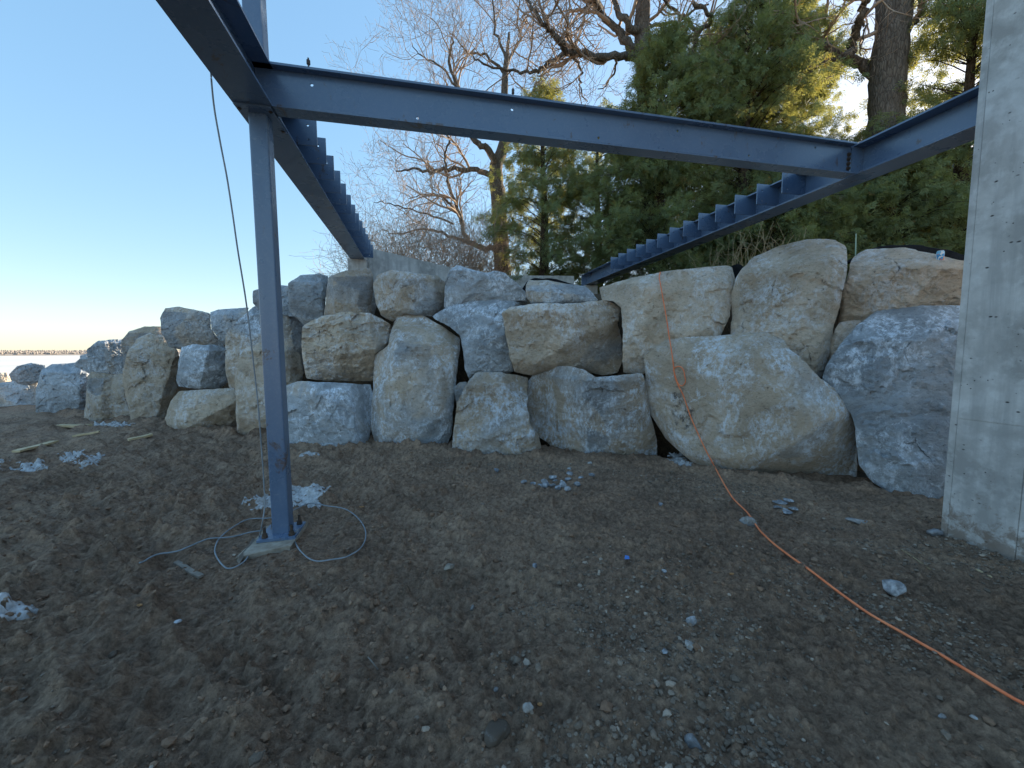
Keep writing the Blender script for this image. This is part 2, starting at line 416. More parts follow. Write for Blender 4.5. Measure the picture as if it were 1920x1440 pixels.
def spaced(stops):
    """stops: [(a, b, step_a, step_b), ...]"""
    out = []
    for a, b, s0, s1 in stops:
        x = a
        while x < b - 1e-6:
            out.append(x); x += s0 + (s1 - s0) * (x - a) / (b - a)
    out.append(stops[-1][1]); return np.array(out)
gx = spaced([(-60, -18, 4, 1.2), (-18, -7, .25, .05), (-7, -2.5, .04, .017), (-2.5, 3.2, .0145, .0145), (3.2, 5.2, .02, .04), (5.2, 9, .1, .4), (9, 40, 1, 4)])
gy = spaced([(-40, -3, 4, .5), (-3, 1.1, .4, .06), (1.1, 2.4, .0115, .0125), (2.4, 6.4, .0135, .03), (6.4, 12.2, .04, .10), (12.2, 18, .3, .8)])
X, Y = np.meshgrid(gx, gy)
Z = ground_z(X, Y)
# the ground passes under the bank; beyond it sinks away towards the lake
wy = np.interp(X, WALL[::-1, 0], WALL[::-1, 1])
Z = Z + (.055 + .06 * fbm(v3(X * 4, Y * 4, 7.0), 4, .6, 71)) * np.exp(-(np.clip(wy - Y + .02, -.3, 9) / .17) ** 2)
Z = np.where(Y > wy + .7, Z - np.clip(Y - wy - .7, 0, 3) * .9, Z)
nx, ny = len(gx), len(gy)
ii = (np.arange(ny - 1)[:, None] * nx + np.arange(nx - 1)[None]).ravel()
g = link('ground', mesh_from('ground', np.stack([X, Y, Z], -1).reshape(-1, 3), np.stack([ii, ii + 1, ii + nx + 1, ii + nx], -1)), MUD)
g['kind'] = 'structure'

# bank and terrace behind the boulder wall
seg = np.linalg.norm(np.diff(WALL, axis=0), axis=1); cs = np.concatenate([[0], np.cumsum(seg)])
ss = np.arange(0, cs[-1], .18)
wx = np.interp(ss, cs, WALL[:, 0]); wyy = np.interp(ss, cs, WALL[:, 1]); wt = np.interp(ss, cs, WTOP)
tx = np.gradient(wx); ty = np.gradient(wyy); tl = np.hypot(tx, ty)
k7 = np.ones(15) / 15
pad = lambda q: np.convolve(np.pad(q, 7, mode='edge'), k7, 'valid')
nxn, nyn = pad(-(-ty) / tl), pad(-tx / tl)
nl = np.hypot(nxn, nyn); nxn, nyn = nxn / nl, nyn / nl
nyn = np.abs(nyn)
offs = [(1.50, -.3, 0), (1.60, .25, 0), (1.72, .55, 0), (1.85, .80, 0), (2.0, .95, 0), (2.25, 1.0, 0), (2.7, 1.04, 0), (3.5, 1.07, 0), (5, 1.1, 0), (8, 1.12, 0)]
rows = []
for d, fz, _ in offs:
    px_ = wx + (0.15 * nxn) * d; py_ = wyy + d * np.maximum(nyn, .75) + 1.25 * np.clip((wx - 2.9) / 1.3, 0, 1)
    z_ = np.maximum(wt, .1) * fz if fz > 0 else np.full_like(wt, fz)
    if fz >= 1: z_ = wt * fz + .05 * fbm(v3(px_ * 1.5, py_ * 1.5), 3, .5, 5)
    else: z_ = z_ + .04 * fbm(v3(px_ * 3, py_ * 3), 3, .5, 6)
    rows.append(np.stack([px_, py_, z_], -1))
ylast = rows[-1][:, 1]
for yy, drop in ((18, .5), (30, 1.0), (60, 1.0), (200, 1.0), (700, 1.0)):
    q = rows[-1].copy(); q[:, 1] = np.maximum(yy, q[:, 1] + 2)
    sx = (yy / 14.0)
    lake = np.clip((-3.0 - q[:, 0]) / 5.0, 0, 1)
    q[:, 2] = q[:, 2] * (1 - lake * drop) - 3.2 * lake * drop
    if yy > 30: q[:, 0] = np.where(q[:, 0] > 0, q[:, 0] * yy / 25, q[:, 0])
    rows.append(q)
BV = np.concatenate(rows); nb_ = len(ss)
ii = (np.arange(len(rows) - 1)[:, None] * nb_ + np.arange(nb_ - 1)[None]).ravel()
bank = link('terrace_ground', mesh_from('terrace_ground', BV, np.stack([ii, ii + nb_, ii + nb_ + 1, ii + 1], -1)), SOIL)
bank['kind'] = 'structure'
# the same bank going on to the right, behind the concrete wall
mb = MB()
xs_ = np.array([6.55, 8, 14, 25, 60, 300]); ys_ = np.array([5.4, 6.4, 9, 14, 20, 40, 120, 700])
gxx, gyy = np.meshgrid(xs_, ys_); gzz = np.full_like(gxx, 2.7); gzz[0] = -.2
ii = (np.arange(len(ys_) - 1)[:, None] * len(xs_) + np.arange(len(xs_) - 1)[None]).ravel()
mb.add(np.stack([gxx, gyy, gzz], -1).reshape(-1, 3), np.stack([ii, ii + 1, ii + len(xs_) + 1, ii + len(xs_)], -1))
o = mb.build('terrace_ground', SOIL, None, True); o['kind'] = 'structure'

# lake under snow and the far shore
mb = MB()
lx = spaced([(-5000, -300, 700, 60), (-300, 60, 30, 20), (60, 1500, 200, 500)]); ly = spaced([(10, 400, 8, 40), (400, 2600, 60, 400)])
gxx, gyy = np.meshgrid(lx, ly); ii = (np.arange(len(ly) - 1)[:, None] * len(lx) + np.arange(len(lx) - 1)[None]).ravel()
gzz = -1.9 + .12 * fbm(v3(gxx * .02, gyy * .08), 3, .5, 8)
mb.add(np.stack([gxx, gyy, gzz], -1).reshape(-1, 3), np.stack([ii, ii + 1, ii + len(lx) + 1, ii + len(lx)], -1))
lake = mb.build('lake', ICE, None, True); lake['kind'] = 'structure'
th = np.radians(np.arange(-80, 25, .12)); D = 1500
prof = np.array([(0, -2), (6, 2), (30, 4), (90, 7), (200, 9.5), (420, 11)])
hv = 1 + .22 * fbm(v3(th * 9, 0 * th), 4, .5, 12)
V = np.stack([np.stack([np.sin(th) * (D + d), np.cos(th) * (D + d), np.where(z > 0, z * hv, z)], -1) for d, z in prof])
nt_ = len(th); ii = (np.arange(len(prof) - 1)[:, None] * nt_ + np.arange(nt_ - 1)[None]).ravel()
o = link('far_shore', mesh_from('far_shore', V.reshape(-1, 3), np.stack([ii, ii + 1, ii + nt_ + 1, ii + nt_], -1)), SHORE); o['kind'] = 'structure'
# bare woods on it, one mass
NTW = 9000
a_ = np.radians(rng.uniform(-78, 22, NTW)); d_ = D + 4 + 260 * rng.random(NTW) ** 1.5; h_ = rng.uniform(2, 5.5, NTW); w_ = rng.uniform(1.0, 2.6, NTW)
zb_ = np.interp(d_ - D, prof[:, 0], prof[:, 1]) * .95
cx, cy = np.sin(a_) * d_, np.cos(a_) * d_
P = []
for k in range(5):
    an = k * 2 * math.pi / 5 + rng.random(NTW); P.append(np.stack([cx + w_ * np.cos(an), cy + w_ * np.sin(an), zb_ + h_ * rng.uniform(.3, .65, NTW)], -1))
P.append(np.stack([cx, cy, zb_ + h_], -1)); P.append(np.stack([cx, cy, zb_ - 1], -1))
P = np.stack(P, 1); base = np.arange(NTW)[:, None] * 7
T = np.concatenate([np.concatenate([base + k, base + (k + 1) % 5, base + 5], 1) for k in range(5)] + [np.concatenate([base + (k + 1) % 5, base + k, base + 6], 1) for k in range(5)])
o = link('far_woods', mesh_from('far_woods', P.reshape(-1, 3), T, False), SHORE); o['kind'] = 'stuff'

# ------------------------------------------------------------------ boulders
def wall_hit(px, py=650):
    d = ray(px, py)[:2]; d = d / np.linalg.norm(d); best = None
    for i in range(len(WALL) - 1):
        a, b = WALL[i], WALL[i + 1]; e = b - a
        M = np.array([[d[0], -e[0]], [d[1], -e[1]]])
        if abs(np.linalg.det(M)) < 1e-9: continue
        t, s = np.linalg.solve(M, a)
        if -1e-3 <= s <= 1.001 and t > 0:
            n = np.array([e[1], -e[0]]); n = n / np.linalg.norm(n)
            if n @ d > 0: n = -n
            best = (t, n, d); break
    return best
ROCKS = []
def boulder(label, poly, setback=0.0, base=None, tan=.5, white=.6, creases=(), lean=5, edge=.16, thick=.75, rough=1.0, seed=None):
    seed = len(ROCKS) * 7 + 100 if seed is None else seed
    rg = np.random.default_rng(seed)
    poly = np.array(poly, float); cpx = poly.mean(0)
    x0_, y0_ = poly.min(0); x1_, y1_ = poly.max(0); w_p, h_p = x1_ - x0_, y1_ - y0_
    ra = np.random.default_rng(seed + 5)
    creases = list(creases) + [(x0_, y0_ + h_p * ra.uniform(.07, .20), x1_, y0_ + h_p * ra.uniform(.07, .20), cpx[0], y0_ - 5, ra.uniform(.5, .9), ra.uniform(.7, 1.0))]
    if ra.random() < .75:
        q = ra.uniform(.06, .22) * w_p; sl_ = ra.uniform(-.08, .08) * w_p
        if ra.random() < .6: creases.append((x1_ - q - sl_, y0_, x1_ - q + sl_, y1_, x1_ + 5, cpx[1], ra.uniform(.6, 1.3), ra.uniform(.1, .9)))
        else: creases.append((x0_ + q - sl_, y0_, x0_ + q + sl_, y1_, x0_ - 5, cpx[1], ra.uniform(.6, 1.3), ra.uniform(.1, .9)))
    if ra.random() < .5:
        creases.append((x0_, y1_ - h_p * ra.uniform(.06, .22), x1_, y1_ - h_p * ra.uniform(.06, .22), cpx[0], y1_ + 5, ra.uniform(.4, .9), ra.uniform(.1, .7)))
    t, n, d = wall_hit(cpx[0])
    if base is not None:                       # rests on the ground: depth from where its foot meets it
        p0 = at_z(base[0], base[1], 0.0); origin = np.array([p0[0], p0[1], 0.0])
    else:
        r_ = t + setback + .20; q = d * r_; origin = np.array([q[0], q[1], 0.0])
    nn = n * .55 - d * .45; nn = np.array([nn[0], nn[1], 0]); nn /= np.linalg.norm(nn)
    ln = R(lean * .45); nrm = nn * math.cos(ln) + np.array([0, 0, math.sin(ln)])
    ux = np.cross([0, 0, 1.], nrm); ux /= np.linalg.norm(ux); vz = np.cross(nrm, ux)
    def to_plane(x, y):
        dd = ray(x, y); s = ((origin - CAM) @ nrm) / (dd @ nrm); p = CAM + dd * s
        return np.array([(p - origin) @ ux, (p - origin) @ vz])
    O = np.array([to_plane(*q) for q in poly])
    # resample outline
    N = 168
    def resample(C, N):
        C2 = np.concatenate([C, C[:1]]); L = np.concatenate([[0], np.cumsum(np.linalg.norm(np.diff(C2, axis=0), axis=1))])
        s = np.linspace(0, L[-1], N, endpoint=False)
        return np.stack([np.interp(s, L, C2[:, 0]), np.interp(s, L, C2[:, 1])], -1)
    O = resample(O, N)
    for _ in range(0): O = .5 * O + .25 * (np.roll(O, 1, 0) + np.roll(O, -1, 0))
    x, y = O[:, 0], O[:, 1]; x1, y1 = np.roll(x, -1), np.roll(y, -1); cr = x * y1 - x1 * y; A = cr.sum() / 2
    c = np.array([((x + x1) * cr).sum(), ((y + y1) * cr).sum()]) / (6 * A)
    if A < 0: O = O[::-1]
    size = math.sqrt(abs(A))
    so = rg.uniform(0, 100, 3)
    O3 = np.concatenate([O, np.zeros((N, 1))], 1) + so
    # chipped, uneven outline
    tg = np.roll(O, -1, 0) - np.roll(O, 1, 0); tg /= np.linalg.norm(tg, axis=1)[:, None]; on = np.stack([tg[:, 1], -tg[:, 0]], -1)
    O = O + on * (.016 - .009 * np.clip(fbm(O3 * 6, 4, .6, seed + 40) + .3, -.3, 1.5) * min(size, 1))[:, None]
    e = edge * .26 * min(size, 1.0)
    # front face points: outline rings and an even jittered grid
    hgrid = max(size / 46, .012)
    gx_, gy_ = np.meshgrid(np.arange(O[:, 0].min(), O[:, 0].max(), hgrid), np.arange(O[:, 1].min(), O[:, 1].max(), hgrid))
    G = np.stack([gx_.ravel(), gy_.ravel()], -1) + rg.uniform(-.3, .3, (gx_.size, 2)) * hgrid
    def edge_dist(Pn):
        a = O; b = np.roll(O, -1, 0); d2 = np.full(len(Pn), 1e9); ins = np.zeros(len(Pn), bool)
        for i in range(N):
            ed = b[i] - a[i]; w = Pn - a[i]; t_ = np.clip((w @ ed) / (ed @ ed + 1e-12), 0, 1); q = w - t_[:, None] * ed
            d2 = np.minimum(d2, (q * q).sum(1))
            cn = ((a[i, 1] > Pn[:, 1]) != (b[i, 1] > Pn[:, 1])); ins ^= cn & (Pn[:, 0] < (b[i, 0] - a[i, 0]) * (Pn[:, 1] - a[i, 1]) / (b[i, 1] - a[i, 1] + 1e-12) + a[i, 0])
        return np.where(ins, np.sqrt(d2), -np.sqrt(d2))
    gd = edge_dist(G); G = G[gd > hgrid * .55]; gd = gd[gd > hgrid * .55]
    cd = delaunay_2d_cdt([Vector(q) for q in O] + [Vector(q) for q in G], [(i, (i + 1) % N) for i in range(N)], [], 1, 1e-6)
    U0 = np.array([q[:] for q in cd[0]]); T0 = np.array([f for f in cd[2] if len(f) == 3])
    # keep outline vertices first
    assert len(U0) >= N and np.abs(U0[:N] - O).max() < 1e-3, label
    t0 = np.maximum(edge_dist(U0), 0); t0[:N] = 0
    cre = [(np.array(to_plane(*q[:2])), np.array(to_plane(*q[2:4])), np.array(to_plane(*q[4:6])), q[6]) for q in creases]; tone = [q[7] if len(q) > 7 else None for q in creases]
    rc = []
    nf = 6
    for q in range(nf):
        an = 2 * math.pi * (q + rg.uniform(-.45, .45)) / nf; rc.append((np.array([math.cos(an), math.sin(an)]), rg.uniform(.08, .40) * size, rg.uniform(.10, .55)))
    fval = np.clip(.5 + rg.normal(0, .24, nf + 1), 0, 1); cval = np.clip(.5 + rg.normal(0, .30, 12), 0, 1)
    for q, tv in enumerate(tone):
        if tv is not None: cval[q] = tv
    tilt = rg.normal(0, .10, 2)
    ncell = 26; cp = np.stack([rg.uniform(O[:, 0].min(), O[:, 0].max(), ncell), rg.uniform(O[:, 1].min(), O[:, 1].max(), ncell)], -1); ct = rg.normal(0, .16, (ncell, 2)); co_ = rg.normal(0, .010, ncell)
    def depth(U, tt):
        D_ = tilt[0] * (U[:, 0] - c[0]) + tilt[1] * (U[:, 1] - c[1])
        P3 = np.concatenate([U, np.zeros((len(U), 1))], -1) + so
        ee = e * np.clip(.55 + 1.1 * fbm(P3 * 2.6, 3, .5, seed + 50), .12, 1.5)
        q = np.clip(1 - tt / ee, 0, 1)
        D_ = D_ + ee * (1 - np.sqrt(np.clip(1 - q * q, 0, 1)))
        wob = .020 * size * fbm(P3 * 2.6 / max(size, .4), 4, .55, seed)
        cft = np.full(len(U), np.nan)
        for ci_, (a, b, sp, sl) in enumerate(cre):
            ed = b - a; nv = np.array([ed[1], -ed[0]]) / np.linalg.norm(ed)
            if (sp - a) @ nv < 0: nv = -nv
            gq = (U - a) @ nv + wob; D_ = D_ + sl * np.maximum(0, gq); cft = np.where(gq > 0, cval[ci_], cft)
        pl = np.zeros(len(U)); fid = np.zeros(len(U), int)
        for i, (dv, off, sl) in enumerate(rc):
            v_ = sl * ((U - c) @ dv - off + wob * (1.2 if i % 3 == 0 else .45)); fid = np.where(v_ > pl, i + 1, fid); pl = np.maximum(pl, v_)
        D_ = D_ + pl
        D_ = D_ + rough * .010 * size * fbm(P3 * 1.7 / max(size, .4), 3, .5, seed + 3)
        # chipped scars: small tilted break planes
        Uw = U + .10 * size * np.stack([fbm(P3 * 3, 3, .5, seed + 60), fbm(P3 * 3, 3, .5, seed + 61)], -1)
        dd2 = ((Uw[:, None] - cp[None]) ** 2).sum(-1); ci = dd2.argmin(1)
        D_ = D_ + rough * .38 * (((Uw - cp[ci]) * ct[ci]).sum(-1) + co_[ci]) * min(1, size)
        # broken ledges: steps following slanted strata
        sa = math.sin(seed * 1.3); st = np.stack([P3[:, 0] * .9 + P3[:, 1] * sa, P3[:, 1] * 2.2 - P3[:, 0] * sa, P3[:, 2]], -1)
        lg = fbm(st * 1.3, 4, .55, seed + 5) * 3.0
        fr = lg - np.floor(lg)
        D_ = D_ + min(rough, 1) * (.012 + .016 * (rough > 1.2)) * min(size, 1) * (np.floor(lg) + np.clip((fr - .90) / .10, 0, 1))
        D_ = D_ - rough * .006 * np.abs(fbm(P3 * 5.5, 4, .62, seed + 9))
        D_ = D_ + rough * .011 * fbm(P3 * 17.0, 3, .65, seed + 13)
        D_ = np.where(D_ > .45, .45 + .3 * np.tanh((D_ - .45) / .3), D_)
        return D_, np.where(np.isnan(cft), fval[fid], .25 * fval[fid] + .75 * np.nan_to_num(cft))
    Df, FT = depth(U0, t0); Df = Df - np.percentile(Df, 4)
    thick = thick * min(1.0, .35 + size * .75)
    def place(U, D_):
        Pp = origin + U[:, :1] * ux + U[:, 1:] * vz
        vd = Pp - CAM; vd /= np.linalg.norm(vd, axis=1)[:, None]
        w_ = .94; dr = vd * w_ - nrm * (1 - w_); dr /= np.linalg.norm(dr, axis=1)[:, None]
        return Pp + dr * D_[:, None]
    De = Df[:N]
    back_r, back_d = np.array([.995, .985, .965, .93, .86, .70, .35]), np.array([.08, .2, .38, .58, .80, .95, 1.0])
    Ub = [c + k_ * (O - c) for k_ in back_r]
    Wb = []
    for k_, (ub, bd) in enumerate(zip(Ub, back_d)):
        rn = fbm(np.concatenate([ub * 2.5, np.full((N, 1), bd * 2)], -1) + so, 3, .5, seed + 20)
        Wb.append(place(ub, np.maximum(De * (1 - bd) + thick * bd, De * (1 - bd * .5)) + .03 * size * rn * (1 - bd)))
    W = np.concatenate([place(U0, Df)] + Wb + [place(c[None], np.array([thick]))])
    W = W + .004 * np.stack([fbm(W * 9 + so, 3, .6, seed + k) for k in (31, 32, 33)], -1)
    nF = len(U0); j = np.arange(N); j2 = (j + 1) % N
    rings = [j] + [nF + k * N + j for k in range(len(back_r))]; r2 = [j2] + [nF + k * N + j2 for k in range(len(back_r))]
    Q = np.concatenate([np.stack([rings[k], rings[k + 1], r2[k + 1], r2[k]], -1) for k in range(len(back_r))])
    last = len(W) - 1; T1 = np.stack([rings[-1], np.full(N, last), r2[-1]], -1)
    org = np.array([W[:, 0].mean(), W[:, 1].mean(), W[:, 2].min()])
    me = mesh_from('boulder', W - org, [T0, Q, T1])
    me.set_sharp_from_angle(angle=R(26))
    at_ = me.attributes.new('facet', 'FLOAT', 'POINT'); at_.data.foreach_set('value', np.concatenate([FT, np.full(len(W) - len(FT), .5)]).astype(np.float32))
    o = link('boulder', me, ROCK, None, org)
    tag(o, label, 'boulder', 'armour stones of the retaining wall')
    o['tan'] = float(tan); o['white'] = float(white if white >= .8 else white * .9); o['value'] = float(rg.uniform(.80, 1.12))
    ROCKS.append((o, W, np.concatenate([T0, T1]), Q))
    return o

B = boulder
B('huge blue-grey boulder in the bottom row directly against the tall concrete wall', [(1541, 718), (1550, 687), (1573, 653), (1607, 613), (1647, 583), (1690, 570), (1740, 573), (1860, 575), (1885, 700), (1885, 955), (1755, 956), (1700, 940), (1640, 905), (1612, 868), (1608, 810), (1600, 775), (1565, 745)], base=(1690, 926), tan=.16, white=1.0, lean=9, creases=[(1690, 640, 1800, 705, 1740, 760, -.15), (1560, 760, 1730, 935, 1600, 860, .3), (1620, 640, 1790, 610, 1700, 575, .5)], thick=.7)
B('widest tan boulder in the bottom row, crossed by the orange cord', [(1209, 667), (1257, 633), (1320, 633), (1387, 627), (1447, 625), (1467, 637), (1480, 657), (1513, 683), (1533, 710), (1567, 733), (1597, 760), (1607, 787), (1605, 827), (1608, 880), (1603, 905), (1490, 917), (1440, 912), (1370, 900), (1300, 868), (1250, 822), (1217, 773), (1211, 720)], base=(1480, 905), tan=.60, white=.8, lean=12, edge=.12, rough=.45, creases=[(1600, 752, 1387, 890, 1560, 870, .85, .05), (1209, 735, 1300, 868, 1215, 810, .9, .85), (1480, 660, 1600, 765, 1570, 700, .5)])  # low tone on the first crease puts the lower right facet's shade into colour
B('brown flat-topped boulder in the top row carrying the blue drink can', [(1574, 616), (1582, 553), (1592, 513), (1602, 483), (1625, 468), (1697, 466), (1747, 476), (1797, 490), (1850, 495), (1850, 585), (1690, 585), (1645, 600), (1607, 628)], setback=.45, tan=.75, white=.5, lean=6, creases=[(1600, 497, 1797, 503, 1700, 475, .9)])
B('small brown filler stone wedged between two large boulders beside the concrete wall', [(1551, 696), (1558, 640), (1576, 606), (1612, 602), (1604, 632), (1575, 664)], setback=.42, tan=.7, white=.3, thick=.5)
B('tall tan boulder standing highest in the top row, with a rounded head', [(1393, 503), (1413, 483), (1467, 460), (1513, 448), (1563, 450), (1582, 460), (1587, 470), (1585, 503), (1576, 553), (1566, 597), (1553, 660), (1540, 708), (1532, 715), (1510, 690), (1478, 664), (1450, 634), (1373, 634), (1374, 580), (1371, 563), (1380, 523)], setback=.28, tan=.72, white=.6, lean=8, creases=[(1395, 512, 1588, 505, 1500, 460, .7), (1552, 600, 1576, 470, 1585, 560, .8)])
B('broad brown boulder in the top row with the orange cord hung over its edge', [(1125, 540), (1180, 523), (1213, 517), (1247, 510), (1313, 502), (1360, 498), (1372, 500), (1377, 525), (1370, 568), (1366, 593), (1348, 634), (1322, 636), (1260, 638), (1214, 668), (1208, 700), (1170, 697), (1169, 625), (1166, 575), (1150, 562), (1129, 561)], setback=.32, tan=.78, white=.5, lean=6, creases=[(1170, 582, 1228, 520, 1140, 540, .35), (1340, 640, 1372, 500, 1380, 600, .4)])
B('small pale flat capstone lying under the near end of the right-hand beam', [(987, 535), (992, 526), (1025, 527), (1062, 533), (1097, 538), (1109, 549), (1120, 563), (1062, 568), (998, 569), (988, 556)], setback=.55, tan=.45, white=.6, edge=.25, creases=[(988, 546, 1110, 552, 1040, 532, .9)])
B('squarish tan-faced boulder in the middle row left of the broad cord-hung boulder', [(943, 588), (955, 576), (1004, 571), (1077, 569), (1135, 563), (1150, 570), (1162, 579), (1157, 607), (1164, 637), (1165, 677), (1158, 698), (1130, 703), (1092, 693), (1062, 690), (1022, 693), (998, 702), (966, 696), (957, 666), (949, 625)], setback=.2, tan=.62, white=.6, lean=4, creases=[(1078, 640, 964, 699, 1060, 685, .7, .1), (1078, 640, 1078, 570, 1140, 620, .18)])
B('blue-grey boulder of the middle row with a white streaked slanting face', [(812, 593), (835, 578), (873, 565), (917, 561), (963, 562), (988, 567), (955, 574), (942, 588), (947, 625), (955, 666), (961, 696), (917, 700), (898, 704), (881, 713), (873, 690), (869, 650), (863, 628), (845, 612), (825, 602)], setback=.25, tan=.22, white=1.0, lean=10, creases=[(900, 570, 905, 700, 870, 640, .35), (815, 600, 900, 575, 850, 570, .4)])
B('two-toned bottom-row boulder, dark blue on its left and streaked tan on its right', [(987, 753), (992, 715), (1004, 699), (1033, 689), (1062, 687), (1092, 694), (1118, 708), (1165, 705), (1204, 702), (1211, 727), (1217, 771), (1229, 823), (1232, 862), (1150, 866), (1077, 870), (1045, 860), (1031, 833), (1004, 814), (992, 791)], base=(1110, 860), tan=.46, white=1.0, lean=6, creases=[(1088, 690, 1105, 862, 1030, 780, .8, .95), (1120, 712, 1215, 712, 1165, 700, .5)])
B('bottom-row boulder shaped like a slanted wedge, tan above and whitish below', [(848, 848), (852, 806), (858, 756), (876, 721), (893, 699), (931, 699), (969, 705), (988, 709), (987, 742), (986, 760), (993, 794), (1008, 817), (1013, 838), (1004, 858), (946, 863), (902, 856)], base=(930, 853), tan=.5, white=.95, lean=12, creases=[(880, 770, 985, 728, 900, 720, -.1), (935, 700, 1005, 810, 990, 745, 1.0, .8), (870, 775, 985, 728, 900, 800, -.15)])
B('little pale filler stone in the gap at the foot of the tall leaning boulder', [(852, 728), (862, 719), (874, 718), (868, 738), (857, 755)], setback=.35, tan=.4, white=.9, thick=.4, edge=.25)
B('tall leaning tan boulder spanning two rows left of the slanted wedge stone', [(697, 759), (703, 666), (727, 648), (734, 619), (744, 594), (759, 588), (788, 591), (823, 610), (860, 635), (860, 654), (854, 707), (848, 765), (845, 812), (838, 832), (802, 846), (721, 849), (703, 832), (695, 794)], base=(770, 840), tan=.50, white=.8, lean=8, rough=.8, creases=[(746, 592, 716, 850, 700, 740, 1.0, .9), (745, 640, 861, 655, 800, 600, 1.0), (800, 700, 780, 850, 830, 760, .2), (820, 640, 800, 840, 850, 740, .12)])
B('rugged middle-row boulder with a jutting broken ledge, right of the steel post', [(568, 613), (581, 605), (604, 594), (648, 585), (692, 588), (712, 597), (732, 610), (729, 637), (722, 648), (702, 664), (698, 713), (663, 713), (610, 713), (574, 709), (570, 683), (567, 654)], setback=.1, tan=.6, white=.7, lean=2, rough=1.7, creases=[(690, 588, 704, 668, 725, 620, 1.0, .15), (600, 675, 735, 642, 680, 700, .9), (625, 600, 660, 640, 690, 600, -.12)])
B('low square whitish boulder in the bottom row right of the steel post', [(537, 724), (558, 716), (619, 719), (692, 722), (696, 742), (692, 800), (689, 826), (674, 846), (633, 853), (587, 846), (563, 836), (540, 832), (536, 771)], base=(620, 844), tan=.35, white=1.0, lean=6, creases=[(652, 720, 674, 845, 690, 780, .9, .2)])
B('top-row boulder split by a vertical ridge, grey on its left and tan on its right', [(701, 532), (709, 515), (735, 508), (776, 513), (820, 517), (833, 529), (831, 575), (808, 592), (759, 587), (744, 593), (735, 602), (714, 590), (705, 567)], setback=.55, tan=.58, white=.7, creases=[(778, 515, 775, 600, 810, 560, .4), (735, 510, 730, 600, 710, 560, .3)])
B('smooth pale blocky boulder of the top row just below the end of the left beam', [(608, 590), (612, 564), (616, 520), (642, 510), (692, 503), (698, 514), (697, 546), (694, 584), (648, 587), (622, 591)], setback=.55, tan=.55, white=.4, rough=.7, creases=[(686, 503, 690, 590, 697, 550, .9)])
B('blue-grey top-row boulder with two peaks and a dip between them', [(833, 575), (836, 526), (844, 505), (858, 497), (876, 505), (911, 513), (928, 508), (946, 514), (969, 532), (986, 551), (987, 563), (963, 562), (873, 565), (848, 574)], setback=.6, tan=.2, white=.8, creases=[(915, 515, 905, 575, 950, 545, -.3), (915, 515, 905, 575, 860, 545, .25)])
B('dark grey top-row boulder seen just right of the steel post', [(541, 532), (563, 517), (598, 514), (613, 518), (611, 540), (608, 567), (606, 600), (572, 610), (544, 584)], setback=.55, tan=.3, white=.6)
B('dark top-row boulder mostly hidden behind the steel post', [(475, 546), (487, 543), (525, 536), (542, 537), (550, 592), (525, 590), (487, 580), (475, 568)], setback=.55, tan=.3, white=.4)
B('rounded grey middle-row boulder behind the steel post, its white face to the left', [(423, 650), (426, 625), (444, 605), (473, 577), (487, 571), (525, 577), (557, 593), (568, 607), (567, 654), (566, 698), (561, 716), (537, 724), (430, 726), (423, 690)], setback=.22, tan=.42, white=.8, lean=9, creases=[(510, 575, 520, 720, 550, 650, .4)])
B('upright tan boulder in the bottom row directly behind the steel post', [(445, 822), (442, 742), (440, 712), (450, 668), (467, 643), (500, 630), (540, 642), (560, 667), (566, 700), (556, 717), (537, 726), (535, 800), (530, 832), (480, 832)], base=(490, 821), tan=.75, white=.5, lean=8, creases=[(508, 640, 530, 825, 560, 700, .8)])
B('low wide tan boulder in the bottom row under a small dark square one', [(309, 785), (318, 754), (335, 735), (379, 732), (437, 728), (441, 742), (443, 812), (417, 818), (370, 818), (335, 808), (312, 796)], base=(385, 809), tan=.7, white=.6, lean=14, creases=[(340, 808, 442, 752, 410, 800, 1.0, .15), (320, 760, 345, 805, 312, 785, .5)])
B('small dark square boulder sitting on the low wide tan one', [(330, 713), (335, 678), (341, 652), (362, 647), (402, 648), (422, 656), (421, 684), (423, 716), (408, 728), (373, 728), (335, 723)], setback=.12, tan=.12, white=1.1, lean=3, creases=[(392, 650, 375, 728, 415, 690, 1.0)])
B('large rounded top-row boulder, leftmost of the high ones against the sky', [(301, 597), (309, 579), (335, 576), (362, 581), (392, 588), (394, 617), (411, 642), (422, 656), (394, 653), (344, 657), (316, 648), (302, 620)], setback=.45, tan=.4, white=.5, creases=[(350, 578, 345, 648, 390, 610, .25)])
B('grey top-row boulder between the large rounded one and the steel post', [(395, 586), (408, 582), (464, 577), (462, 588), (446, 603), (430, 622), (425, 646), (415, 643), (398, 617)], setback=.45, tan=.35, white=.5)
B('tall upright tan boulder in the bottom row with a dark right flank', [(230, 696), (242, 656), (257, 636), (280, 624), (303, 629), (330, 655), (337, 681), (330, 702), (330, 728), (315, 756), (306, 794), (289, 802), (262, 794), (245, 786), (233, 728)], base=(280, 794), tan=.68, white=.5, lean=6, creases=[(330, 655, 288, 800, 330, 740, 1.0, .1), (240, 690, 268, 795, 235, 760, .3)])
B('rounded brown boulder peeking out behind the tall tan one with the dark flank', [(228, 638), (242, 621), (271, 613), (300, 613), (310, 630), (300, 660), (260, 690), (232, 690)], setback=.4, tan=.5, white=.3)
B('dark blocky boulder at the left end of the second row, with vertical white streaks', [(164, 655), (184, 640), (228, 636), (240, 650), (240, 664), (232, 699), (201, 701), (166, 694)], setback=.3, tan=.25, white=.9, creases=[(195, 640, 197, 690, 220, 660, .2), (212, 640, 214, 690, 225, 660, -.2)])
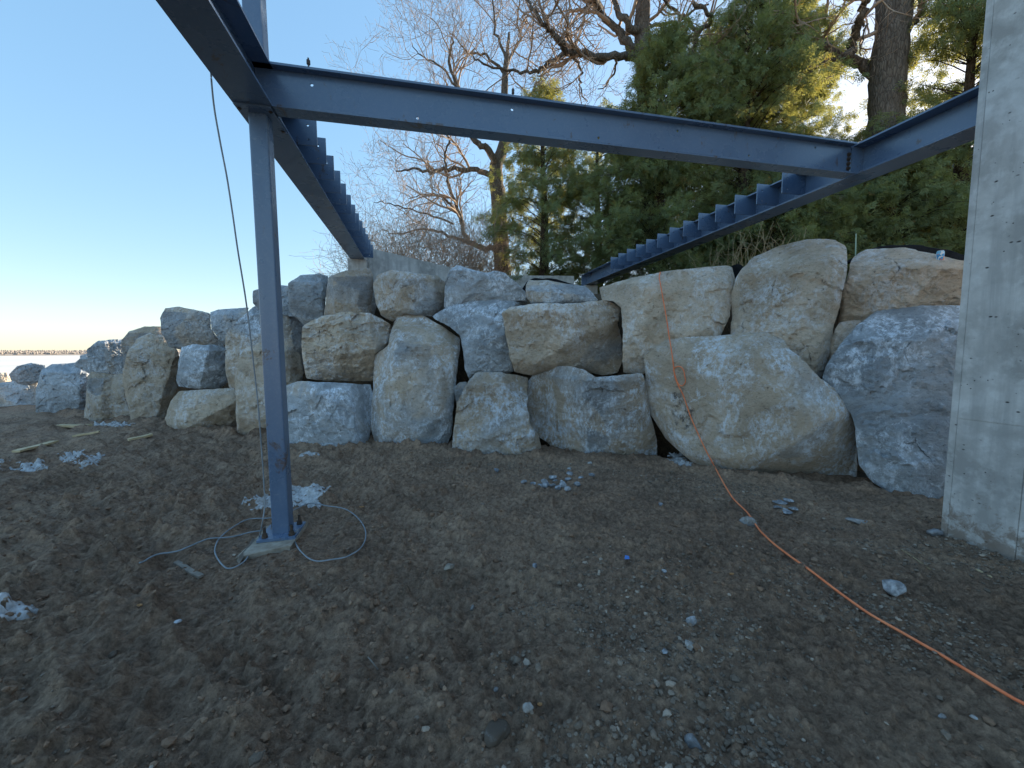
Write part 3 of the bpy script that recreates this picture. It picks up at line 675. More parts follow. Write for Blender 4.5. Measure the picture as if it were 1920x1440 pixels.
B('tan bottom-row boulder with a deep vertical groove down its middle', [(157, 786), (162, 743), (164, 705), (173, 692), (230, 694), (232, 728), (244, 790), (233, 798), (201, 796), (163, 790)], base=(200, 788), tan=.66, white=.5, lean=6, creases=[(196, 694, 186, 795, 205, 740, .7), (212, 694, 204, 795, 235, 740, -.8)])
B('blue-grey flat-topped block in the bottom row, left of the grooved tan boulder', [(66, 784), (68, 728), (78, 694), (96, 684), (140, 681), (170, 682), (163, 702), (160, 743), (155, 783), (117, 784)], base=(115, 777), tan=.2, white=.5, lean=5, edge=.1, creases=[(150, 690, 148, 780, 160, 740, .8), (80, 702, 170, 694, 125, 680, .7)])
B('grey low boulder at the left edge of the photo, half sunk in mud', [(-70, 726), (0, 719), (38, 713), (58, 710), (96, 709), (98, 778), (29, 774), (-75, 768)], base=(20, 763), tan=.35, white=.4)
B('dark weathered round boulder above the low half-sunk one at the left edge', [(16, 703), (32, 687), (58, 681), (84, 686), (84, 712), (50, 722), (24, 720)], setback=.5, tan=.15, white=.5, rough=1.5)
B('brown low boulder cut off by the left edge of the photo beside the lake', [(-40, 712), (-10, 700), (12, 699), (22, 712), (10, 724), (-35, 726)], setback=.6, tan=.6, white=.2)
B('flat dark slab lying between the blue-grey flat-topped block and the streaked dark block', [(138, 684), (150, 673), (172, 668), (215, 684), (238, 690), (236, 700), (200, 698), (172, 702), (158, 694)], setback=.3, tan=.1, white=.5, lean=3)
B('smallest stone of the wall, set against the lake left of the streaked dark block', [(152, 682), (151, 668), (163, 664), (167, 674), (166, 684)], setback=.9, tan=.3, white=.3, thick=.4, edge=.25)

_bv = []
for o, W, T, Q in ROCKS:
    _bv.append(BVHTree.FromPolygons([tuple(w) for w in W], [tuple(int(i) for i in q) for q in np.concatenate([Q])] + [tuple(int(i) for i in q) for q in T]))
def rock_hit(px, py, off=.01):
    d = ray(px, py); d = d / np.linalg.norm(d); best = None
    for bv in _bv:
        h = bv.ray_cast(Vector(CAM), Vector(d))
        if h[0] is not None and (best is None or h[3] < best[3]): best = h
    if best is None: return None
    return np.array(best[0]) - d * off

# ------------------------------------------------------------------ concrete wall at the right
ANG = R(13)
AX = np.array([-math.sin(ANG), math.cos(ANG), 0]); BX = np.array([math.cos(ANG), math.sin(ANG), 0]); UP = np.array([0, 0, 1.])
POST = np.array([-1.853, 3.08, 0])
def L(a, b, z): return POST + AX * a + BX * b + UP * z
wc = L(-1.165, 5.225, -.3)
cw = thing('concrete_wall', 'tall smooth grey poured concrete wall at the right edge', 'wall', wc)
mb = MB(); mb.box(wc - AX * 6 + BX * .006, AX * 6, BX * .6, UP * 7.3); mb.build('wall_core', CONC, cw)
jz = [-.3, .955, 4.05, 7.0]; ja = [0, -.045, -.42, -1.64, -2.86, -4.08, -6]
for i in range(len(jz) - 1):
    for j in range(len(ja) - 1):
        gap = .003; g0 = .0025 if (i == 0 or j == 0) else gap
        a1, a0 = ja[j], ja[j + 1]
        mb = MB(); z0 = jz[i] + gap; z1 = jz[i + 1] - gap
        o_ = wc + AX * (a0 + gap) + UP * (z0 + .3) + BX * (.0 if j else .004)
        mb.box(o_, AX * (a1 - a0 - 2 * gap + (gap if j == 0 else 0)), BX * .012, UP * (z1 - z0)); mb.build('form_panel', CONC, cw)

# ------------------------------------------------------------------ steel frame
def holed_plate(mb, o, eu, ev, et, Lu, Lv, holes, r=.0115):
    """plate Lu x Lv in unit dirs eu, ev, thickness vector et, real round holes"""
    us = sorted({h[0] for h in holes}); cell = r * 1.6
    cuts = [0]
    def quadbox(u0, u1, v0, v1): mb.box(o + eu * u0 + ev * v0, eu * (u1 - u0), ev * (v1 - v0), et)
    u = 0
    for hu in us:
        quadbox(u, hu - cell, 0, Lv)
        vs = sorted(h[1] for h in holes if h[0] == hu); v = 0
        for hv in vs:
            quadbox(hu - cell, hu + cell, v, hv - cell)
            K = 12; th = (np.arange(K) + .5) * 2 * math.pi / K
            inner = np.stack([r * np.cos(th), r * np.sin(th)], -1); m = np.maximum(abs(np.cos(th)), abs(np.sin(th))); outer = np.stack([cell * np.cos(th) / m, cell * np.sin(th) / m], -1)
            P = []
            for w in (0, 1):
                for ring in (inner, outer): P += [o + eu * (hu + q[0]) + ev * (hv + q[1]) + et * w for q in ring]
            Q = []
            for k in range(K):
                k2 = (k + 1) % K
                Q += [(k, k2, K + k2, K + k), (2 * K + k, 3 * K + k, 3 * K + k2, 2 * K + k2), (k, 2 * K + k, 2 * K + k2, k2)]
            mb.add(P, Q)
            v = hv + cell
        quadbox(hu - cell, hu + cell, v, Lv)
        u = hu + cell
    quadbox(u, Lu, 0, Lv)
ZB, ZT = 3.25, 3.55
TF = .016
def i_beam(name, label, o, along, across, length, fw, holes=(), cope=0.0):
    t = thing(name, label, 'steel beam', o, 'steel beams of the frame')
    m = MB(); m.box(o - across * fw / 2, along * length, across * fw, UP * TF); m.build('bottom_flange', STEEL, t)
    m = MB(); m.box(o - across * fw / 2 + UP * (ZT - ZB - TF) - along * cope, along * (length + cope), across * fw, UP * TF); m.build('top_flange', STEEL, t)
    m = MB(); holed_plate(m, o - across * .005 + UP * TF, along, UP, across * .010, length, ZT - ZB - 2 * TF, list(holes)); m.build('web', STEEL, t)
    return t
# long beam on the left, over the post
oA = L(-4.2, 0, ZB)
bA = i_beam('steel_beam', 'blue-grey steel beam running overhead at the left and resting on the post', oA, AX, BX, 9.06, .255)
oC = L(-1.17, 5.55, ZB)
bC = i_beam('steel_beam', 'blue-grey steel beam on the right coming out of the concrete wall edge', oC, AX, BX, 7.92, .285)
oB = L(-.085, .009, ZB)
e1 = L(-.135, 5.40, ZB); dB = (e1 - oB); LB = float(np.linalg.norm(dB)); dB = dB / LB; nB = np.array([-dB[1], dB[0], 0])
def b_hole(px, py):
    n_ = nB; d = ray(px, py); s = ((oB - CAM) @ n_) / (d @ n_); P = CAM + d * s - oB; return (float(P @ dB), float(P[2] - TF))
hB = [b_hole(*q) for q in [(585, 160), (783, 222), (960, 206), (1122, 259), (1270, 246), (1404, 292), (1528, 277)]]
hB = [(u, min(max(v, .03), .235)) for u, v in hB]
bB = i_beam('steel_beam', 'blue-grey steel cross beam joining the two long beams high across the picture', oB, dB, nB, LB - .012, .13, hB)
# shear plates: one mesh shared by all, real holes
def fin_mesh(sign):
    m = MB(); Lw = .27 if sign > 0 else .325
    holed_plate(m, np.zeros(3) + BX * (.006 * sign), BX * sign, UP, AX * .014, Lw, .213, [(Lw - .07, .045), (Lw - .07, .165)], .010)
    f0 = .135 if sign > 0 else .150
    m.box(BX * (f0 * sign) + UP * .213, BX * ((Lw + .006 - f0) * sign), AX * .014, UP * .030)
    return m.build('connection_plate', STEEL, None, False, me_only=True)
fA, fC = fin_mesh(1), fin_mesh(-1)
for k in range(13):
    a = .49 + .352 * k
    if a < 4.80:
        link('connection_plate', fA, None, bA, L(a, 0, ZB + .055) - oA)
for k in range(13):
    a = .47 + .352 * k
    link('connection_plate', fC, None, bC, L(a, 0, ZB + .055) + BX * 5.55 - oC)
# stiffener on the right beam where the cross beam lands, with its bolts
m = MB(); m.box(L(-.15, 5.40, ZB + TF), AX * .010, BX * .144, UP * (ZT - ZB - 2 * TF)); m.build('stiffener', STEEL, bC)
def bolt(parent, p, axis, r=.014, h=.014):
    m = MB(); axis = np.asarray(axis, float); p = np.asarray(p, float)
    m.tube([p, p + axis * .004], r * 1.5, 12); m.tube([p + axis * .004, p + axis * (.004 + h)], r, 6); m.tube([p + axis * (.004 + h), p + axis * (.010 + h)], r * .55, 8)
    return m.build('bolt', BOLT, parent)
for zz in (.07, .115, .16, .205): bolt(bB, L(-.135, 5.36, ZB + zz) - nB * .006, -nB)
# end plate of right beam
m = MB(); m.box(L(6.75, 5.41, ZB - .012), AX * .014, BX * .28, UP * (ZT - ZB + .014)); m.build('end_plate', STEEL, bC)
for a_, b_ in ((-.10, -.10), (.16, -.10), (-.10, .10), (.16, .10)): bolt(bA, L(a_, b_, ZB), -UP)
# threaded studs standing on the cross beam
for px, py0, zz in ((582, 130, .10), (962, 180, .09)):
    u = b_hole(px, 200)[0]; p = oB + dB * u + UP * (ZT - ZB)
    t = thing('threaded_stud', 'dark threaded stud standing on the cross beam near the %s' % ('left beam' if px < 700 else 'bare tree trunk'), 'stud', p, 'studs on the cross beam')
    m = MB(); m.cyl(p, UP * zz, .006, 8); m.build('rod', BOLT, t)
    m = MB(); m.cyl(p + UP * zz * .55, UP * .03, .013, 6); m.build('nut', BOLT, t)

def post(label, z0, z1, base):
    t = thing('steel_post', label, 'steel post', L(0, 0, z0), 'square steel posts')
    h = .0625; m = MB(); rad = .012
    pts = []
    for cx_, cy_, a0 in ((h - rad, h - rad, 0), (-(h - rad), h - rad, 90), (-(h - rad), -(h - rad), 180), (h - rad, -(h - rad), 270)):
        for q in (0, 30, 60, 90): pts.append((cx_ + rad * math.cos(R(a0 + q)), cy_ + rad * math.sin(R(a0 + q))))
    n_ = len(pts); za, zb2 = z0 + (.075 if base else .016), z1 - .014
    V = [L(b_, a_, za) for a_, b_ in pts] + [L(b_, a_, zb2) for a_, b_ in pts]
    m.add(V, [(i, (i + 1) % n_, n_ + (i + 1) % n_, n_ + i) for i in range(n_)])
    m.build('shaft', STEEL, t)
    if base:
        m = MB(); m.box(L(-.155, -.14, .056), BX * .27, AX * .29, UP * .019); m.build('base_plate', STEEL, t)
        for a_, b_ in ((-.115, -.095), (-.115, .095), (.09, -.095), (.09, .095)):
            m = MB(); p = L(a_, b_, .075); m.cyl(p, UP * .012, .022, 12); m.cyl(p + UP * .012, UP * .02, .019, 6); m.cyl(p + UP * .032, UP * .05, .011, 8); m.build('anchor_bolt', BOLT, t)
        m = MB(); m.box(L(-.15, -.12, z1 - .014), BX * .24, AX * .36, UP * .0135); m.build('cap_plate', STEEL, t)
    else:
        m = MB(); m.box(L(-.12, -.12, z0), BX * .24, AX * .24, UP * .016); m.build('base_plate', STEEL, t)
    return t
post('blue-grey square steel post standing on the ground under the left beam', 0, ZB, True)
post('pale square steel post rising out of the picture above the left beam', ZT, 6.2, False)
# footing
m = MB()
c8 = []
for z, e in ((-.25, .0), (.035, .0), (.054, -.02)):
    for a_, b_ in ((-.27, -.19), (-.25, .13), (.17, .15), (.17, -.19)):
        c8.append(L(a_ * (1 + e), b_ * (1 + e), z) + (.0 if z < 0 else .012) * rng.normal(size=3) * [1, 1, .3])
m.add(c8, [(0, 1, 5, 4), (1, 2, 6, 5), (2, 3, 7, 6), (3, 0, 4, 7), (4, 5, 9, 8), (5, 6, 10, 9), (6, 7, 11, 10), (7, 4, 8, 11), (8, 9, 10, 11)])
GROUT = m_plain('dirty_grout', (.20, .155, .115), (.44, .39, .32), 11, .9, .6, .01)
tag(m.build('footing', GROUT, None, origin=L(0, 0, 0)), 'rough concrete footing half buried under the foot of the steel post', 'footing')

# concrete foundations at the far end of the beams
def wall_seg(label, p, q, zt, th=.25, zb=2.2):
    p = np.array([*p, zb]); q = np.array([*q, zb]); d = q - p; n_ = np.array([-d[1], d[0], 0]) / np.linalg.norm(d)
    m = MB(); m.box(p, d, n_ * th, UP * (zt - zb)); o = m.build('foundation_wall', CONC, None, origin=p); tag(o, label, 'wall', 'low foundation walls behind the boulders')
    return o
pe = L(4.86, -.16, 0); 
m = MB(); m.box(L(4.62, -.17, 2.2), AX * .5, BX * .33, UP * (ZB - 2.2 - .002)); tag(m.build('pier', CONC, None, origin=L(4.62, -.17, 2.2)), 'short concrete pier carrying the far end of the left beam', 'pier')
wall_seg('low pale concrete wall running right from the end of the left beam', L(4.875, .17, 0)[:2], (-1.0, 10.35), 3.53)
wall_seg('low concrete wall piece behind the pale flat capstone', (-.4, 10.9), (1.72, 11.05), 3.56)
m = MB(); m.box(L(6.45, 5.38, 2.3), AX * .5, BX * .36, UP * (ZB - 2.3 - .015)); tag(m.build('pier', CONC, None, origin=L(6.45, 5.38, 2.3)), 'short concrete pier under the far end of the right beam', 'pier')

# ------------------------------------------------------------------ house behind the cedars
hx0, hx1, hy0, hy1, hz0, he, hr = 13.6, 27.0, 17.0, 23.6, 2.7, 8.6, 11.2
hs = thing('house', 'grey-brown house mostly hidden behind the cedars at the right', 'house', (hx0, hy0, hz0))
m = MB()
m.box((hx0 + .01, hy0 + .03, hz0), (hx1 - hx0 - .02, 0, 0), (0, hy1 - hy0 - .06, 0), (0, 0, he - hz0))
ym = (hy0 + hy1) / 2
for x_ in (hx0 + .01, hx1 - .01): m.add([(x_, hy0 + .03, he), (x_, hy1 - .03, he), (x_, ym, hr - .05)], T=[(0, 1, 2)])
m.build('wall', SIDING, hs)
m = MB()
for k in range(24):
    z_ = hz0 + .2 + k * .22
    m.box((hx0, hy0, z_), (hx1 - hx0, 0, 0), (0, .028, 0), (0, .012, .215)); m.box((hx0 - .018, hy0 + .03, z_), (.026, 0, 0), (0, hy1 - hy0 - .06, 0), (.012, 0, .215))
sdg = m.build('siding', SIDING, hs); sdg['kind'] = 'stuff'
m = MB()
for s_ in (0, 1):
    ye = hy0 - .5 if s_ == 0 else hy1 + .5; sl = (hr - he) / (ym - hy0); ze = he - .5 * sl
    m.box((hx0 - .4, ye, ze), (hx1 - hx0 + .8, 0, 0), (0, ym - ye, hr - ze), (0, 0, .14))
m.build('roof', ROOF, hs)
for k in range(4):
    for z_ in (3.6, 6.1):
        x_ = hx0 + 1.4 + k * 3.1
        m = MB(); m.box((x_, hy0 - .05, z_), (1.1, 0, 0), (0, .06, 0), (0, 0, 1.5)); w_ = m.build('window', SIDING, hs)
        m = MB(); m.box((x_ + .08, hy0 - .058, z_ + .08), (.94, 0, 0), (0, .02, 0), (0, 0, 1.34)); m.build('pane', GLASS, w_)

# ------------------------------------------------------------------ bare trees
def grow(mb, pts, r0, r1, level, dens, maxl, rg, k=6, up=.15):
    pts = np.asarray(pts, float); n = len(pts)
    mb.tube(pts, np.linspace(r0, r1, n), k, level == 0)
    if level >= maxl: return
    seg_ = np.linalg.norm(np.diff(pts, axis=0), axis=1); Ltot = seg_.sum()
    cnt = max(2, int(Ltot * dens[level] * rg.uniform(.8, 1.25)))
    cs_ = np.concatenate([[0], np.cumsum(seg_)])
    for q in range(cnt):
        s = (rg.uniform(.22, 1.0) if level == 0 else rg.uniform(.12, 1.0)) * Ltot
        p = np.array([np.interp(s, cs_, pts[:, i]) for i in range(3)])
        i = min(int(np.searchsorted(cs_, s)), n - 1); i = max(i, 1)
        t = pts[i] - pts[i - 1]; t /= np.linalg.norm(t) + 1e-9
        rr = r0 + (r1 - r0) * s / Ltot
        rv = rg.normal(size=3); rv -= t * (rv @ t); rv /= np.linalg.norm(rv)
        an = R(rg.uniform(30, 75)); d = t * math.cos(an) + rv * math.sin(an)
        lev = level + 1
        ln = [1.6, 1.0, .55, .32, .2][min(level, 4)] * rg.uniform(.55, 1.35)
        if level == 0: ln = min(ln, Ltot * .9) * 1.0
        m_ = [8, 7, 5, 4, 3][min(level, 4)]
        P = [p]; dd = d.copy()
        for _ in range(m_):
            dd = dd + rg.normal(0, .23, 3) + np.array([0, 0, up * .5]); dd /= np.linalg.norm(dd); P.append(P[-1] + dd * ln / m_)
        rs = min(rr * .62, [.055, .026, .0135, .008, .006][min(level, 4)] * rg.uniform(.7, 1.3)); re = max(rs * .4, .0038)
        grow(mb, P, rs, re, lev, dens, maxl, rg, 5 if lev == 1 else 3, up)
def bare_tree(label, Yd, trunk, limbs, seed, dens=(3.0, 6.0, 8.0, 8.0), maxl=4, group='bare trees'):
    rg = np.random.default_rng(seed)
    tp = [at_y(x, y, Yd) for x, y, _ in trunk]; rd = [q[2] for q in trunk]
    base = tp[0].copy()
    t = thing('bare_tree', label, 'tree', base, group)
    mt = MB(); sp = smooth_path(tp, 6); rr = np.interp(np.linspace(0, len(rd) - 1, len(sp)), np.arange(len(rd)), rd)
    sp = sp + .012 * np.stack([fbm(sp * 2.0, 3, .5, seed + k_) for k_ in range(3)], -1)
    mt.tube(sp, rr, 18)
    V = mt.V[0]; c_ = np.repeat(sp, 18, 0); V[:len(c_)] += (V[:len(c_)] - c_) * (.10 * fbm(V[:len(c_)] * 6, 3, .6, seed))[:, None]
    mt.build('trunk', BARK, t, True)
    ml = MB(); mc = MB()
    for pts, r0, r1 in limbs:
        n = len(pts); dz = np.cumsum(rg.normal(0, .22, n)); dz -= dz[0]
        P = smooth_path([at_y(x, y, Yd + dz[i]) for i, (x, y) in enumerate(pts)], 5)
        P[1:] += .03 * rg.normal(size=P[1:].shape)
        ml.tube(P, np.linspace(r0, r1, len(P)), 8)
        grow(mc, P, r0 * .9, r1 * .9, 0, dens, maxl, rg, 5)
    ml.build('limbs', BARK, t, True); mc.build('crown', TWIG, t, True)
    return t
bare_tree('bare sunlit tree with a forked trunk and fine twigs, left of the cedars', 13.2,
    [(944, 530, .28), (939, 450, .25), (936, 380, .235), (930, 320, .22), (944, 265, .15), (946, 175, .115), (949, 115, .08), (955, 60, .03)],
    [([(932, 318), (917, 283), (893, 263), (870, 215), (857, 163), (843, 110), (850, 70)], .12, .03),
     ([(928, 332), (893, 320), (840, 317), (807, 323), (773, 317), (740, 322)], .10, .02),
     ([(935, 467), (900, 463), (873, 443), (858, 393), (840, 340), (836, 293), (842, 262)], .10, .025),
     ([(858, 393), (827, 370), (800, 363), (765, 372)], .05, .012),
     ([(900, 463), (850, 445), (800, 430), (745, 440), (715, 430)], .06, .012),
     ([(943, 280), (965, 250), (985, 200), (1010, 150), (1030, 110)], .08, .02),
     ([(948, 140), (915, 105), (880, 98), (840, 60)], .05, .012),
     ([(949, 115), (975, 75), (970, 30), (985, -20)], .05, .012),
     ([(857, 163), (820, 120), (790, 105), (770, 80)], .04, .01),
     ([(949, 110), (930, 60), (925, 10), (915, -40)], .05, .012),
     ([(850, 420), (790, 400), (740, 385), (700, 380)], .035, .01),
     ([(880, 250), (820, 245), (770, 230), (735, 215)], .04, .01),
     ([(935, 400), (960, 370), (1000, 330)], .04, .012)], 5, dens=(2.4, 3.7, 4.6, 3.6))
bare_tree('dark gnarled bare tree rising behind the middle cedars, with a long limb to the left', 11.2,
    [(1218, 480, .27), (1217, 330, .24), (1213, 200, .22), (1206, 100, .205), (1205, 20, .19), (1210, -60, .17), (1215, -120, .14)],
    [([(1203, 112), (1160, 103), (1110, 103), (1068, 97), (1050, 80), (1032, 60), (1010, 30), (985, -5)], .105, .03),
     ([(1068, 97), (1030, 117), (1003, 137), (960, 133), (905, 118), (880, 100)], .06, .014),
     ([(1195, 98), (1172, 75), (1158, 55), (1130, 30), (1112, -5)], .12, .07),
     ([(1205, 65), (1175, 45), (1158, 18), (1145, -15)], .10, .06),
     ([(1216, 150), (1260, 122), (1300, 95), (1308, 65), (1331, 45), (1330, 25), (1300, 5)], .075, .04),
     ([(1308, 65), (1285, 35), (1262, 20), (1240, -5)], .05, .03),
     ([(1214, 45), (1250, 46), (1290, 30), (1330, 5)], .05, .02),
     ([(1068, 97), (1090, 130), (1085, 160), (1100, 190)], .04, .012),
     ([(1160, 103), (1150, 140), (1120, 170)], .04, .012),
     ([(1112, -5), (1090, 20), (1050, 20)], .05, .012)], 8, dens=(2.2, 3.6, 6.0, 6.0), maxl=3)
bare_tree('thick straight bare trunk at the right, with one heavy mossy limb to the left', 9.8,
    [(1646, 500, .40), (1650, 400, .36), (1655, 300, .345), (1664, 170, .34), (1673, 60, .33), (1680, -40, .32), (1686, -140, .30)],
    [([(1658, 190), (1640, 140), (1612, 120), (1576, 106), (1545, 88), (1510, 84), (1480, 70)], .15, .05),
     ([(1590, 110), (1600, 75), (1610, 45), (1622, 10), (1632, -30)], .10, .07),
     ([(1618, 40), (1622, 60), (1612, 105)], .03, .012),
     ([(1700, 60), (1722, 30), (1740, -10)], .07, .04),
     ([(1545, 88), (1500, 92), (1450, 110), (1390, 120), (1345, 150)], .04, .015),
     ([(1576, 106), (1540, 120), (1505, 135)], .04, .012)], 11, dens=(1.8, 3.0, 4.5, 5.0), maxl=3)
# leafless brush on the terrace at the foot of the left tree
for i, (px, py, Yd, hh, sp) in enumerate([(760, 505, 11.0, 1.3, .9), (812, 508, 11.6, 1.6, .9), (868, 512, 11.2, 1.5, .8), (716, 500, 11.8, 1.5, .8), (908, 515, 12.2, 1.9, .7)]):
    rg = np.random.default_rng(60 + i); p = at_y(px, py, Yd); p[2] = 2.75
    mc = MB()
    for q in range(20):
        d = np.array([rg.normal(0, .5), rg.normal(0, .5), 1.0]); d /= np.linalg.norm(d); P = [p + rg.normal(0, .12, 3) * [1, 1, 0]]
        for s in range(7):
            d = d + rg.normal(0, .16, 3); d /= np.linalg.norm(d); P.append(P[-1] + d * (hh + .6) / 7 * rg.uniform(.8, 1.2))
        grow(mc, P, .012, .004, 1, (1, 4.5, 7), 3, rg, 3, .1)
    lab = ['tangled leafless bush above the ridge-split top-row boulder', 'leafless reddish bush above the two-peaked blue-grey boulder', 'bushy bare brush at the foot of the forked sunlit tree', 'thin leafless bush at the far end of the left beam', 'tall bare brush directly against the forked trunk'][i]
    tag(mc.build('bare_bush', TWIG, None, True, origin=p), lab, 'bush', 'leafless brush behind the low wall')

# ------------------------------------------------------------------ cedars
def cedar(label, px, Yd, top_px, hw_px, seed, low=.02, dens=1.0, zbase=2.75):
    rg = np.random.default_rng(seed)
    base = at_y(px, 500, Yd); base[2] = zbase
    top = at_y(px, top_px, Yd)[2]; h = top - zbase; w = hw_px / FPX * Yd
    t = thing('cedar_tree', label, 'tree', base, 'evergreen cedars behind the wall')
    sp = np.array([base + UP * h * q + np.array([.05 * math.sin(q * 5 + seed), .05 * math.cos(q * 4 + seed), 0]) for q in np.linspace(-.03, .97, 14)])
    m = MB(); m.tube(sp, np.linspace(.03 * h ** .8 + .05, .015, 14), 9); m.build('trunk', BARKD, t, True)
    nbr = int(270 * dens * max(.6, h / 6)); mbr = MB()
    C = []; Dv = []; S = []; TN = []
    for q in range(nbr):
        tt = low + (1 - low) * rg.random() ** 1.05
        az = rg.uniform(0, 2 * math.pi)
        lump = 1 + .38 * float(fbm(np.array([math.cos(az) * 1.4, math.sin(az) * 1.4, tt * h * .9 + seed]), 3, .6, seed))
        Rm = w * min(1.0, (1.03 - tt) * 2.1) ** .75 * lump * (.72 + .28 * min(1, tt * 6)) * rg.uniform(.75, 1.1)
        Rm = max(Rm, .15)
        o_ = np.array([math.cos(az), math.sin(az), 0]); st = base + UP * h * tt
        ss_ = np.linspace(0, 1, 6)
        droop = rg.uniform(.15, .5)
        P = st + o_ * (Rm * ss_)[:, None] + UP * (Rm * (.85 * ss_ - (droop + .35) * ss_ ** 2))[:, None] + rg.normal(0, .03, (6, 3)) * ss_[:, None]
        mbr.tube(P, np.linspace(.016, .004, 6), 3, False)
        nc_ = max(3, int((3 + 7.0 * Rm) * max(dens, .8))); per = 10; ns = nc_ * per
        sc = .20 + .82 * rg.random(nc_) ** .75
        cc_ = np.stack([np.interp(sc, ss_, P[:, i]) for i in range(3)], -1) + rg.normal(0, .11, (nc_, 3))
        cd_ = o_ * rg.uniform(.3, .8, nc_)[:, None] + np.array([0, 0, -1.0]) * rg.uniform(.15, .9, nc_)[:, None] + rg.normal(0, .25, (nc_, 3))
        pos = np.repeat(cc_, per, 0) + rg.normal(0, .055, (ns, 3))
        dv = np.repeat(cd_, per, 0) + rg.normal(0, .33, (ns, 3))
        C.append(pos); Dv.append(dv); S.append(rg.uniform(.09, .20, ns)); TN.append(np.clip(np.repeat(rg.random(nc_), per) * .75 + rg.random(ns) * .25, 0, .92))
    mbr.build('branches', BARKD, t, True)['kind'] = 'stuff'
    C = np.concatenate(C); Dv = np.concatenate(Dv); S = np.concatenate(S); n = len(C)
    Dv /= np.linalg.norm(Dv, axis=1)[:, None]
    rv = rg.normal(size=(n, 3)); sd_ = np.cross(Dv, rv); sd_ /= np.linalg.norm(sd_, axis=1)[:, None]
    nr = np.cross(Dv, sd_)
    # feathery frond: tip + three pairs of leaflets
    prof_ = [((.0, .0), (.95, .05), (1.0, -.04))]
    for k_ in range(2):
        x0 = .04 + .30 * k_; ln = .52 - .12 * k_
        for sg in (1, -1): prof_.append(((x0, 0), (x0 + ln * .85, sg * ln * .62), (x0 + ln * .62, sg * ln * .80)))
    Vs = []
    for tri in prof_:
        for (x_, y_) in tri:
            Vs.append(C + Dv * (x_ * S)[:, None] + sd_ * (y_ * S)[:, None] + nr * ((abs(y_) * .35 + x_ * x_ * .15) * S)[:, None])
    Vs = np.stack(Vs, 1); kk = Vs.shape[1]
    T = np.arange(n * kk).reshape(-1, 3)
    me = mesh_from('foliage', Vs.reshape(-1, 3) - base, T, False)
    at = me.attributes.new('tone', 'FLOAT', 'FACE'); at.data.foreach_set('value', np.repeat(np.where(rg.random(n) < .03, 1.0, np.concatenate(TN)), kk // 3).astype(np.float32))
    link('foliage', me, LEAF, t)
    return n
NF = 0
for a in [('slender cedar nearest the forked bare tree, its tip above the cross beam', 1018, 11.8, 160, 90, 201, .0, .7),
          ('short cedar with see-through lower branches, second from the forked bare tree', 1120, 12.3, 215, 88, 202, .0, .6),
          ('shaggy cedar hanging around the gnarled bare trunk', 1235, 10.5, 60, 115, 203, .0, 1.0),
          ('dense tall cedar above the broad cord-hung boulder', 1390, 10.6, -40, 120, 204, .0, .85),
          ('tall cedar with sunlit golden top left of the thick straight trunk', 1462, 12.0, -70, 95, 205, .0, .9),
          ('thin cedar filling the space behind the gnarled trunk', 1320, 12.6, 60, 105, 206, .0, .65),
          ('big dark cedar beside the concrete wall, right of the thick trunk', 1785, 9.4, -120, 125, 207, .0, .95),
          ('low cedar at the foot of the thick straight trunk', 1660, 9.2, 255, 95, 208, .0, 1.0),
          ('low spreading cedar under the right-hand beam', 1455, 9.6, 320, 105, 209, .0, .75)]:
    NF += cedar(*a)

# dry weeds on the bank above the broad boulder
for i, (px, py, Yd) in enumerate([(1412, 505, 6.6), (1448, 490, 6.7), (1380, 505, 7.2), (1475, 490, 7.0), (1340, 505, 7.6)]):
    rg = np.random.default_rng(80 + i); p = at_y(px, py, Yd); p[2] = 2.72; m = MB()
    for q in range(9):
        d = np.array([rg.normal(0, .28), rg.normal(0, .28), 1]); P = [p + rg.normal(0, .09, 3) * [1, 1, 0]]; hh = rg.uniform(.4, .95)
        for s in range(6):
            d = d + rg.normal(0, .10, 3) + (np.array([0, 0, -.25]) if s > 3 else 0); d /= np.linalg.norm(d); P.append(P[-1] + d * hh / 6)
        m.tube(P, np.linspace(.006, .0025, 7), 4, False)
        for s in range(3):
            b_ = P[rg.integers(2, 7)]; e_ = rg.normal(0, .08, 3) + [0, 0, .06]; m.tube([b_, b_ + e_ * .6, b_ + e_], [.003, .0025, .002], 3, False)
    tag(m.build('dry_weed', STRAW, None, True, origin=p), ['tallest clump of dry straw weeds behind the tall rounded-head boulder', 'straw weeds leaning over the shoulder of the tall rounded-head boulder', 'dry weeds behind the gap between the cord-hung and tall boulders', 'thin straw stalks just left of the grey house strip', 'low dry weeds behind the broad cord-hung boulder'][i], 'weed', 'dry weeds on the bank')
p = at_y(1604, 478, 5.3); q = at_y(1605, 438, 5.3)
m = MB(); m.tube([p - UP * .15, p, q], [.007, .007, .006], 6); tag(m.build('marker_stake', m_plain('pale_green', (.35, .52, .42), (.45, .62, .5)), None, origin=p), 'thin pale green marker stake between the tall and flat-topped boulders', 'stake')

